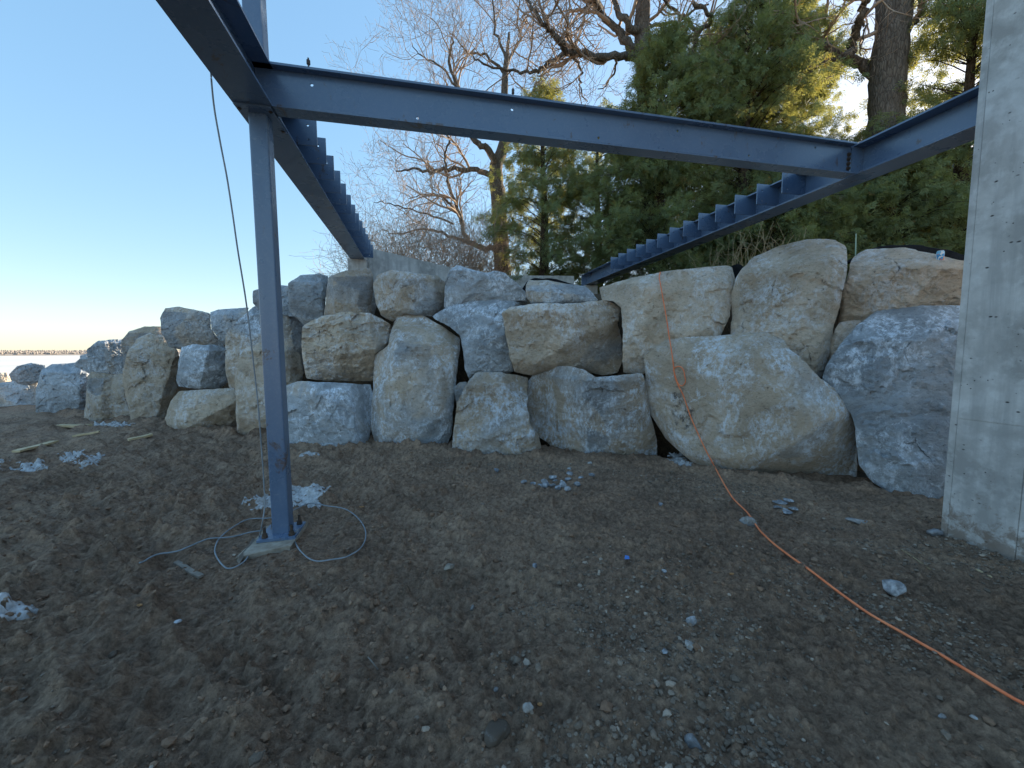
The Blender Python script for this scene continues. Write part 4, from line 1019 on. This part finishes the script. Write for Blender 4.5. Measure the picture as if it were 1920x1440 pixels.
# ------------------------------------------------------------------ landscape fabric
def fabric(label, px_pts, Yd, hgt, depth, seed):
    pts = [at_y(x, y, Yd) for x, y in px_pts]; P = smooth_path(pts, 6); n = len(P); rowsV = []
    prof2 = [(-.02, -hgt), (0, -hgt * .4), (.0, -.02), (.03, .0), (.08, .005), (depth * .5, -.03), (depth, -.10)]
    for dy, dz in prof2:
        q = P + np.array([0, 1, 0]) * dy + UP * dz; q = q + .018 * np.stack([fbm(q * 5, 3, .5, seed + k) for k in range(3)], -1); rowsV.append(q)
    V = np.concatenate(rowsV); ii = (np.arange(len(prof2) - 1)[:, None] * n + np.arange(n - 1)[None]).ravel()
    o = link('landscape_fabric', mesh_from('landscape_fabric', V - pts[0], np.stack([ii, ii + 1, ii + n + 1, ii + n], -1)), BLACK, None, pts[0])
    sm = o.modifiers.new('thickness', 'SOLIDIFY'); sm.thickness = .004
    tag(o, label, 'fabric')
fabric('black landscape fabric edge arching behind the pale flat capstone', [(975, 545), (990, 526), (1010, 520), (1045, 523), (1075, 533)], 7.9, .25, .5, 3)
fabric('black landscape fabric bunched behind the boulder that carries the can', [(1598, 490), (1625, 474), (1665, 460), (1710, 457), (1760, 463), (1800, 474), (1850, 480)], 5.5, .4, .6, 4)
fabric('black landscape fabric tucked between the cord-hung and tall boulders', [(1366, 510), (1378, 497), (1392, 497), (1404, 510)], 5.9, .6, .5, 5)

# ------------------------------------------------------------------ drink can
p = rock_hit(1771, 489, .0)
if p is None: p = at_y(1771, 488, 4.6)
p = p + np.array([0, .05, .0])
tc = thing('drink_can', 'blue drink can with an orange print standing on the flat-topped boulder', 'can', p)
def lathe(mb, p, prof3, k=24):
    th = np.arange(k) * 2 * math.pi / k
    V = np.concatenate([np.stack([p[0] + r_ * np.cos(th), p[1] + r_ * np.sin(th), np.full(k, p[2] + z_)], -1) for r_, z_ in prof3])
    n = len(prof3); i = np.arange(n - 1)[:, None] * k; j = np.arange(k)[None]; j2 = (j + 1) % k
    mb.add(V, np.stack(np.broadcast_arrays(i + j, i + j2, i + k + j2, i + k + j), -1).reshape(-1, 4))
m = MB(); lathe(m, p, [(.0, .008), (.024, .004), (.027, .0), (.033, .012), (.033, .104), (.027, .118)])
t_ = NT('can_print'); co = t_.coord(rand=False)
sx_ = t_.node('ShaderNodeSeparateXYZ'); t_.l.new(co, sx_.inputs[0])
ang_ = t_.noise(t_.coord(rand=False, scale=(22, 22, 14)), 1.0, 2, .5)
cc = t_.mix(t_.rng(ang_, .50, .53), (.04, .30, .62), (.75, .22, .05))
cc = t_.mix(t_.rng(sx_.outputs[2], .080, .083), cc, (.22, .52, .75)); cc = t_.mix(t_.rng(ang_, .40, .38), cc, (.75, .78, .8))
m.build('can_body', t_.fin(cc, .35, None, .5), tc, True)
ALU = m_plain('aluminium', (.6, .6, .6), (.75, .75, .75), 30, .3, .1, .001, .5)
m = MB(); lathe(m, p, [(.0265, .1185), (.0275, .121), (.0255, .1215), (.024, .117), (0, .117)]); m.build('lid', ALU, tc, True)
m = MB(); m.box(p + [-.006, -.016, .1175], (.012, 0, 0), (0, .02, 0), (0, 0, .002)); m.build('pull_tab', ALU, tc)

# ------------------------------------------------------------------ orange cord
rad = .0075
px_path = smooth_path([(1238, 512, 0), (1236, 519, 0), (1238, 532, 0), (1243, 560, 0), (1250, 600, 0), (1254, 628, 0), (1258, 652, 0), (1262, 680, 0), (1265, 705, 0), (1271, 722, 0), (1281, 742, 0), (1295, 782, 0), (1308, 812, 0), (1322, 842, 0), (1338, 872, 0)], 8)
pts = []
for x, y, _ in px_path:
    q = rock_hit(x, y, rad * 1.6)
    if q is None or (pts and np.linalg.norm(q - pts[-1]) > .35): continue
    pts.append(q)
pts = np.array(pts)
# a taut cord bridges the hollows of the rock
rg_ = np.linalg.norm(pts - CAM, axis=1); dir_ = (pts - CAM) / rg_[:, None]
lo = np.array([rg_[max(0, i - 3):i + 4].min() for i in range(len(rg_))]); lo = np.convolve(np.pad(lo, 2, mode='edge'), np.ones(5) / 5, 'valid'); lo = np.minimum(lo, rg_)
pts = CAM + dir_ * lo[:, None]
pts = [pts[0] + np.array([.06, .40, .0]), pts[0] + np.array([.035, .12, .03])] + list(pts + np.array([0, 0, .004]))
for x, y in [(1362, 915), (1380, 942), (1400, 966), (1430, 1003), (1480, 1050), (1550, 1103), (1620, 1148), (1700, 1195), (1800, 1258), (1890, 1306), (1960, 1345)]:
    pts.append(gpt(x, y, rad))
P = smooth_path(pts, 6)
def settle(P, r_, k=4):
    gz = ground_z(P[:, 0], P[:, 1]); gz = np.array([gz[max(0, i - k):i + k + 1].max() for i in range(len(gz))]); gz = np.convolve(np.pad(gz, k, mode='edge'), np.ones(2 * k + 1) / (2 * k + 1), 'valid')
    P = P.copy(); P[:, 2] = np.maximum(P[:, 2], gz + r_); return P
P = settle(P, rad * .9)
oc = thing('extension_cord', 'orange extension cord draped down the boulders and across the mud', 'cord', P[-1])
m = MB(); m.tube(P, rad, 8); m.build('cord', CORD, oc, True)
lp = []
for x, y in [(1262, 695), (1266, 689), (1274, 687), (1281, 693), (1284, 706), (1285, 716), (1280, 723), (1273, 721), (1268, 711), (1265, 700)]:
    q = rock_hit(x, y, rad * 1.5); lp.append(q)
lp = [q for q in lp if q is not None]
m = MB(); m.tube(smooth_path(lp, 5), rad * .9, 8); m.build('cord_loop', CORD, oc, True)

# ------------------------------------------------------------------ grey cables
top = at_z(396, 143, ZB); rc = .0052
pts = [top + UP * .02, top - UP * .04]
for x, y, Yd in [(402, 205, 2.66), (412, 262, 2.68), (425, 330, 2.70), (436, 400, 2.73), (446, 470, 2.76), (462, 570, 2.81), (474, 670, 2.85), (484, 760, 2.88), (491, 850, 2.90), (495, 910, 2.90), (496, 950, 2.88), (491, 985, 2.85)]:
    pts.append(at_y(x, y, Yd))
for x, y in [(484, 1012), (470, 1040), (451, 1058), (428, 1066), (411, 1057), (403, 1035), (411, 1012), (436, 993), (470, 984), (510, 975), (552, 961), (585, 955), (625, 953), (655, 962), (676, 978), (686, 1003), (679, 1030), (655, 1047), (620, 1053), (588, 1051), (566, 1040), (554, 1020), (551, 1000)]:
    pts.append(gpt(x, y, rc + .006))
pts.append(L(-.10, .12, .09)); pts.append(L(-.02, .13, .085))
P = settle(smooth_path(pts, 6), rc)
m = MB(); m.tube(P, rc, 7); tag(m.build('cable', CORDD, None, True, origin=P[0]), 'thin grey cable hanging from the left beam and looped around the post foot', 'cable')
pts = [gpt(x, y, rc) for x, y in [(505, 994), (470, 1001), (430, 1010), (390, 1020), (340, 1035), (295, 1046), (262, 1055)]]
m = MB(); m.tube(settle(smooth_path(pts, 6), .005), .006, 7); tag(m.build('cable', CORDD, None, True, origin=pts[0]), 'straight piece of dark cable lying on the mud left of the post foot', 'cable')

# ------------------------------------------------------------------ lumber, sticks
def board(label, a, b, w, th, mat, name='board', cat='board', lift=.0, tilt=0.0):
    p, q = gpt(*a), gpt(*b); p = p + UP * lift; q = q + UP * lift; d = q - p; ln = np.linalg.norm(d); d /= ln
    s = np.cross(UP, d); s /= np.linalg.norm(s); s = s * math.cos(tilt) + UP * math.sin(tilt); u = np.cross(d, s); m = MB()
    n = 6; V = []
    for k in range(n + 1):
        c_ = p + d * ln * k / n + UP * (.004 * math.sin(k * 1.3)); ww = w * (1 - .04 * (k % 2))
        jag = (rng.normal(0, .008) if k in (0, n) else 0)
        for sx, ux in ((-.5, 0), (.5, 0), (.5, 1), (-.5, 1)): V.append(c_ + s * ww * sx + u * th * ux + d * (jag * sx * 4))
    Q = [(0, 1, 2, 3), (4 * n + 3, 4 * n + 2, 4 * n + 1, 4 * n)]
    for k in range(n):
        for j in range(4): Q.append((4 * k + j, 4 * k + 4 + j, 4 * k + 4 + (j + 1) % 4, 4 * k + (j + 1) % 4))
    m.add(V, Q); o = m.build(name, mat, None, origin=p); tag(o, label, cat, 'scrap lumber on the mud' if cat == 'board' else None); return o
board('longest pale scrap board on the mud, nearest of the four at the left', (30, 851), (102, 832), .11, .03, WOOD, lift=.02)
board('pale scrap board farthest back, in front of the blue-grey flat-topped block', (108, 803), (166, 803), .13, .04, WOOD, lift=.03)
board('narrow pale splintered board between the farthest one and the snow', (140, 821), (187, 813), .08, .03, WOOD, lift=.02)
board('short pale scrap board below the low wide tan boulder', (241, 829), (285, 819), .09, .035, WOOD, lift=.02)
board('weathered grey wooden lath lying in the mud left of the footing', (330, 1056), (378, 1084), .035, .015, OLDWOOD, 'lath', 'lath', lift=.0)
board('dark wooden stake sticking out beside the concrete footing', (446, 1058), (474, 1020), .03, .03, OLDWOOD, 'stake', 'stake', lift=.01, tilt=.5)
board('long thin wood sliver on the mud below the concrete wall', (1832, 1070), (1858, 1083), .012, .008, WOOD, 'wood_sliver', 'sliver')
for lab, a, b, r_, mt in [('dark thin steel rod lying in the mud at the lower centre', (775, 1218), (850, 1197), .004, BOLT), ('short pale stick on the mud left of the dark steel rod', (690, 1232), (709, 1256), .004, OLDWOOD), ('thin straw on the mud above the cable loop side', (848, 903), (852, 890), .003, STRAW), ('pale twig on the mud right of the orange cord', (1690, 1030), (1745, 1068), .003, STRAW)]:
    p, q = gpt(*a, .006), gpt(*b, .006); m = MB(); m.tube([p, (p + q) / 2 + UP * .003, q], r_, 6); tag(m.build('rod' if mt is BOLT else 'stick', mt, None, True, origin=p), lab, 'rod' if mt is BOLT else 'stick')

# ------------------------------------------------------------------ snow
def snow(label, polypx, seed, thr=.0, step=.014):
    W = np.array([gpt(*q) for q in polypx]); x0, y0 = W[:, :2].min(0); x1, y1 = W[:, :2].max(0)
    xs, ys = np.arange(x0 - .1, x1 + .1, step), np.arange(y0 - .1, y1 + .1, step); X, Y = np.meshgrid(xs, ys)
    ins = np.zeros(X.shape, bool); dist = np.full(X.shape, 9.0); n = len(W)
    for i in range(n):
        a, b = W[i, :2], W[(i + 1) % n, :2]
        c = ((a[1] > Y) != (b[1] > Y)) & (X < (b[0] - a[0]) * (Y - a[1]) / (b[1] - a[1] + 1e-12) + a[0]); ins ^= c
        e = b - a; t = np.clip(((X - a[0]) * e[0] + (Y - a[1]) * e[1]) / (e @ e), 0, 1); dist = np.minimum(dist, np.hypot(X - a[0] - t * e[0], Y - a[1] - t * e[1]))
    sd_ = np.where(ins, dist, -dist)
    f = sd_ / .10 + .62 * fbm(v3(X * 9, Y * 14, seed), 5, .70, seed) - thr
    keep = f > 0; gz = ground_z(X, Y); h = gz + np.clip(f, -1, .7) * .006 - .003
    idx = -np.ones(X.shape, int); nn = 0
    kc = keep[:-1, :-1] & keep[1:, :-1] & keep[:-1, 1:] & keep[1:, 1:]
    vm = np.zeros(X.shape, bool); vm[:-1, :-1] |= kc; vm[1:, :-1] |= kc; vm[:-1, 1:] |= kc; vm[1:, 1:] |= kc
    idx[vm] = np.arange(vm.sum()); V = np.stack([X[vm], Y[vm], h[vm] + .006], -1); jj, ii = np.nonzero(kc)
    Q = np.stack([idx[jj, ii], idx[jj, ii + 1], idx[jj + 1, ii + 1], idx[jj + 1, ii]], -1)
    if len(Q) == 0: return
    o = link('snow_patch', mesh_from('snow_patch', V - W[0], Q), SNOW, None, W[0]); sm = o.modifiers.new('thickness', 'SOLIDIFY'); sm.thickness = .02; sm.offset = -1
    tag(o, label, 'snow patch', 'patches of old snow')
snow('largest snow patch, lying behind the steel post', [(462, 935), (500, 924), (560, 916), (600, 912), (632, 908), (612, 926), (598, 945), (545, 950), (490, 953)], 1, -.1)
snow('broken snow patch right of the longest scrap board', [(98, 876), (118, 848), (150, 842), (168, 850), (150, 866), (125, 880)], 2, .15)
snow('snow strip below the longest scrap board at the left', [(22, 884), (30, 868), (80, 866), (78, 880), (55, 886)], 3, .1)
snow('thin snow smear between the broken patch and the post', [(158, 880), (170, 866), (190, 864), (185, 874)], 4, -.2)
snow('snow patch cut by the left edge of the photo, lower left', [(-30, 1186), (-15, 1160), (30, 1140), (50, 1138), (26, 1162), (0, 1182)], 5, .0)
snow('thin snow line at the foot of the grooved tan boulder', [(170, 799), (180, 794), (240, 792), (250, 797), (215, 801)], 6, .05)
snow('snow patch cut by the left edge beside the longest scrap board', [(-40, 890), (-30, 874), (6, 872), (8, 886)], 7, .0)
snow('snow tucked under the left corner of the widest tan boulder', [(1250, 850), (1280, 852), (1300, 872), (1285, 876), (1258, 866)], 8, .1)
snow('white chip of snow in front of the low square whitish boulder', [(560, 855), (575, 846), (592, 848), (582, 854)], 9, -.2, .012)

# ------------------------------------------------------------------ loose stones
def stone_mesh(seed, sub=3, flat=.65, ang=.3):
    import bmesh
    bm = bmesh.new(); bmesh.ops.create_icosphere(bm, subdivisions=sub, radius=1.0); rg = np.random.default_rng(seed)
    V = np.array([v.co[:] for v in bm.verts]); dirs = rg.normal(size=(9, 3)); dirs /= np.linalg.norm(dirs, axis=1)[:, None]; cut = rg.uniform(.55, .85, 9)
    for d_, c_ in zip(dirs, cut):
        s = V @ d_; V = V - np.maximum(0, s - c_)[:, None] * d_
    V *= np.array([1, rg.uniform(.65, .95), flat]); V += .05 * np.stack([fbm(V * 2.5 + seed, 3, .5, seed + k) for k in range(3)], -1)
    F = np.array([[v.index for v in f.verts] for f in bm.faces]); bm.free(); return V, F
def stone(label, px, py, wpx, seed, tan=.3, white=.6, flat=.65, group=None, sub=3, sink=.25, mud=.25):
    p = gpt(px, py); dist = np.linalg.norm((p - CAM)) ; axis = (p - CAM) @ Fv; r_ = wpx / 2 / FPX * axis
    V, F = stone_mesh(seed, sub, flat); a = seed * 1.7; ca, sa = math.cos(a), math.sin(a); V = V @ np.array([[ca, sa, 0], [-sa, ca, 0], [0, 0, 1]]) * r_
    V[:, 2] += r_ * flat * (1 - sink * 2) * .8
    o = link('stone', mesh_from('stone', V, F, sub < 2), STONE, None, p); tag(o, label, 'stone', group); o['tan'] = float(tan); o['white'] = float(white); o['mud'] = float(mud)
    if sub >= 3:
        o.data.polygons.foreach_set('use_smooth', np.ones(len(o.data.polygons), bool))
    return o
def m_stone():
    t = NT('stone'); co = t.coord(); tan = t.attr('tan').outputs['Fac']; w = t.attr('white').outputs['Fac']; n = t.noise(co, 14, 8, .65); n2 = t.noise(co, 55, 6, .7)
    c = t.mix(tan, t.mix(t.rng(n, .3, .7), (.13, .14, .155), (.32, .33, .35)), t.mix(t.rng(n, .3, .7), (.17, .13, .095), (.42, .35, .26)))
    c = t.mix(t.math('MULTIPLY', t.rng(n, .45, .62), t.math('MULTIPLY', w, .8)), c, (.60, .62, .65)); md = t.attr('mud').outputs['Fac']; c = t.mix(t.rng(t.math('ADD', t.noise(co, 9, 6, .65), t.math('SUBTRACT', md, .5)), .42, .58), c, (.10, .078, .06)); c = t.mix(t.math('MULTIPLY', t.rng(n2, .55, .7), .4), c, (.06, .055, .05))
    return t.fin(c, .85, t.bump(n2, .5, .006), .25)
STONE = m_stone()
for s in [('angular pale grey stone on the mud below the concrete wall', 1677, 1108, 44, 1, .1, .9, .7), ('whitish round stone, brightest one in the gravel right of centre', 1298, 1168, 24, 2, .2, 1.0, .8),
          ('tan block-shaped stone just below the whitish round one', 1293, 1214, 26, 3, .75, .7, .6), ('large half-buried dark stone at the bottom centre', 930, 1378, 60, 4, .25, .15, .6, None, 3, .42, .62),
          ('dark pointed stone at the bottom right of centre', 1300, 1398, 34, 5, .15, .3, .8, None, 3, .3, .5), ('brown stone beside the large half-buried one', 990, 1330, 22, 6, .6, .3, .7),
          ('pale tan stone under the orange cord', 1402, 985, 30, 7, .6, .8, .8), ('rounded brown pebble left of centre', 843, 1065, 24, 8, .8, .0, .5),
          ('flat dark stone right of the orange cord by the boulders', 1608, 980, 38, 9, .35, .15, .35), ('small bluish stone in the mud at the centre', 1002, 1062, 14, 10, .0, .9, .6),
          ('small grey stone right of the blue scrap', 1245, 1072, 12, 11, .1, .7, .6), ('pale rounded stone left of the dark steel rod end', 886, 1142, 14, 12, .4, .7, .8),
          ('pale small stone at the lower right edge', 1765, 1345, 16, 13, .4, .8, .6), ('tan pebble near the bottom right corner', 1825, 1345, 12, 14, .6, .7, .5),
          ('grey muddy stone above the large half-buried one', 930, 1293, 14, 15, .4, .4, .6), ('pale flat flake near the steel rod in the gravel', 1244, 1221, 16, 16, .1, .9, .3),
          ('dark flat stone by the boulder foot left of the cord', 1238, 948, 18, 17, .1, .2, .4), ('grey clump stone at the far left of the foreground', 30, 1130, 18, 18, .3, .5, .5),
          ('pale greenish flat stone in the mud left of the post', 180, 995, 34, 19, .3, .5, .3), ('white stone in front of the wedge-shaped boulder', 930, 884, 14, 20, .0, 1.0, .6),
          ('tan chip in front of the two-toned boulder', 1068, 880, 16, 21, .7, .8, .4), ('small tan stone under the two-toned boulder right side', 1107, 870, 14, 22, .8, .7, .5),
          ('blue-grey stone at lower left centre', 333, 1168, 14, 23, .0, .8, .6), ('dark stone in the shadow by the concrete wall foot', 1752, 1002, 26, 24, .1, .1, .7)]:
    stone(*s)
rs = np.random.default_rng(3)
for k in range(20):
    x = 1048 + rs.normal(0, 30); y = 908 + rs.normal(0, 6); stone('pale blue-grey chip of the small scattered heap before the two-toned boulder', x, y, rs.uniform(8, 19), 40 + k, .05, rs.uniform(.2, 1), rs.uniform(.4, .7), 'heap of broken stone chips', 2, .15)
for k, (x, y, w_) in enumerate([(1463, 944, 26), (1478, 940, 22), (1487, 955, 20), (1470, 957, 18), (1458, 952, 16), (1476, 962, 20)]):
    stone('flat blue-grey slate flake in the little pile right of the cord', x, y, w_, 70 + k, .05, .8, .28, 'pile of slate flakes', 2, .05)
# scraps
p = gpt(1175, 1047, .006); m = MB(); m.add([p + [-.018, -.012, 0], p + [.016, -.014, .002], p + [.02, .014, .008], p + [-.006, .02, .012], p + [-.018, -.012, .002], p + [.016, -.014, .004], p + [.02, .014, .010], p + [-.006, .02, .014]], [(0, 3, 2, 1), (4, 5, 6, 7), (0, 1, 5, 4), (1, 2, 6, 5), (2, 3, 7, 6), (3, 0, 4, 7)])
tag(m.build('plastic_scrap', m_plain('blue_plastic', (.05, .16, .5), (.1, .25, .6), 20, .4), None, origin=p), 'small bright blue plastic scrap on the mud right of centre', 'scrap')
LF = m_plain('dry_leaf', (.35, .17, .07), (.55, .30, .14), 30, .8)
for lab, x, y, s_ in [('orange-brown dead leaf on the mud right of the cable loop', 678, 952, .05), ('small yellow leaf by the large half-buried stone', 1012, 1324, .02), ('tan curled leaf between the cord and the gravel', 1372, 1078, .028), ('rust-coloured leaf in the mud at lower left', 262, 1137, .03)]:
    p = gpt(x, y, .008); u = np.linspace(0, 1, 7); V = []
    for q in u:
        wv = s_ * .35 * math.sin(math.pi * min(1, q * .95 + .03)) + .001
        for sg in (-1, 0, 1): V.append(p + np.array([(q - .5) * s_, sg * wv, .010 * abs(sg) + .012 * (q - .5) ** 2 * 4 * s_ * 10]))
    Q = [(3 * i + j, 3 * i + 3 + j, 3 * i + 4 + j, 3 * i + 1 + j) for i in range(6) for j in (0, 1)]
    m = MB(); m.add(V, Q); o = m.build('dead_leaf', LF, None, True, origin=p); tag(o, lab, 'leaf'); sm = o.modifiers.new('thickness', 'SOLIDIFY'); sm.thickness = .001

# ------------------------------------------------------------------ gravel and clods: uncountable, real geometry
def scatter(name, mat, XY, R_, flat, seed):
    import bmesh
    rg = np.random.default_rng(seed); bm = bmesh.new(); bmesh.ops.create_icosphere(bm, subdivisions=1, radius=1.0)
    V0 = np.array([v.co[:] for v in bm.verts]); F0 = np.array([[v.index for v in f.verts] for f in bm.faces]); bm.free(); n = len(XY)
    tmpl = np.stack([V0 * (1 + rg.uniform(-.28, .28, (12, 1))) for _ in range(24)]); V = tmpl[rg.integers(0, 24, n)]
    V = V * np.stack([R_, R_ * rg.uniform(.55, .95, n), R_ * flat * rg.uniform(.7, 1.2, n)], -1)[:, None]
    a = rg.uniform(0, 6.28, n); b = rg.normal(0, .35, n); ca, sa, cb, sb = np.cos(a), np.sin(a), np.cos(b), np.sin(b)
    x, y, z = V[..., 0], V[..., 1], V[..., 2]; y, z = y * cb[:, None] - z * sb[:, None], y * sb[:, None] + z * cb[:, None]
    x, y = x * ca[:, None] - y * sa[:, None], x * sa[:, None] + y * ca[:, None]
    gz = ground_z(XY[:, 0], XY[:, 1]); V = np.stack([x + XY[:, :1], y + XY[:, 1:2], z + (gz + R_ * flat * .35)[:, None]], -1)
    F = (F0[None] + (np.arange(n) * 12)[:, None, None]).reshape(-1, 3); me = mesh_from(name, V.reshape(-1, 3), F, False)
    at = me.attributes.new('tone', 'FLOAT', 'FACE'); at.data.foreach_set('value', np.repeat(rg.random(n), 20).astype(np.float32))
    o = link(name, me, mat); o['kind'] = 'stuff'; return o
def sample(n, fn, seed):
    rg = np.random.default_rng(seed); out = []
    while sum(len(q) for q in out) < n:
        # denser towards the camera, where single stones can be seen
        P = np.stack([rg.uniform(-6, 4.2, 60000), 1.15 + 5.0 * rg.random(60000) ** 1.5], -1)
        P = P[np.abs(P[:, 0]) < P[:, 1] * 1.45 + .4]
        wy_ = np.interp(P[:, 0], WALL[::-1, 0], WALL[::-1, 1]); P = P[(P[:, 1] < wy_ - .02)]
        out.append(P[rg.random(len(P)) < fn(P)])
    return np.concatenate(out)[:n]
def gravel_f(P):
    x, y = P[:, 0], P[:, 1]; nn = fbm(v3(x * 1.4, y * 1.4, 4.0), 4, .55, 77)
    wy_ = np.interp(x, WALL[::-1, 0], WALL[::-1, 1])
    right = np.clip((x + .2 + .4 * nn) / .8, 0, 1) * np.clip((3.0 - y) / 1.0, 0, 1)
    foot = np.exp(-((wy_ - y - .35) / .45) ** 2) * np.clip((x + 2.6) / .6, 0, 1)
    wallf = np.clip((x - 2.0) / .7, 0, 1) * .8
    return np.clip((right + foot + wallf) * np.clip(.45 + nn * 1.6, 0.02, 1), .015, 1)
P = sample(7500, gravel_f, 5); scatter('gravel', GRAVEL, P, np.clip(rng.lognormal(-4.75, .38, len(P)), .004, .026), .6, 6)
def clod_f(P):
    nn = fbm(v3(P[:, 0] * 1.1, P[:, 1] * 1.1, 9.0), 4, .55, 87); return np.clip(.25 + nn + .5 * (P[:, 0] < -.5), .05, 1)
P = sample(7000, clod_f, 8); scatter('mud_clods', CLOD, P, np.clip(rng.lognormal(-4.85, .5, len(P)), .004, .03), .55, 9)

#print('TRIS', sum(sum(len(p.vertices) - 2 for p in o.data.polygons) for o in bpy.data.objects if o.type == 'MESH'))
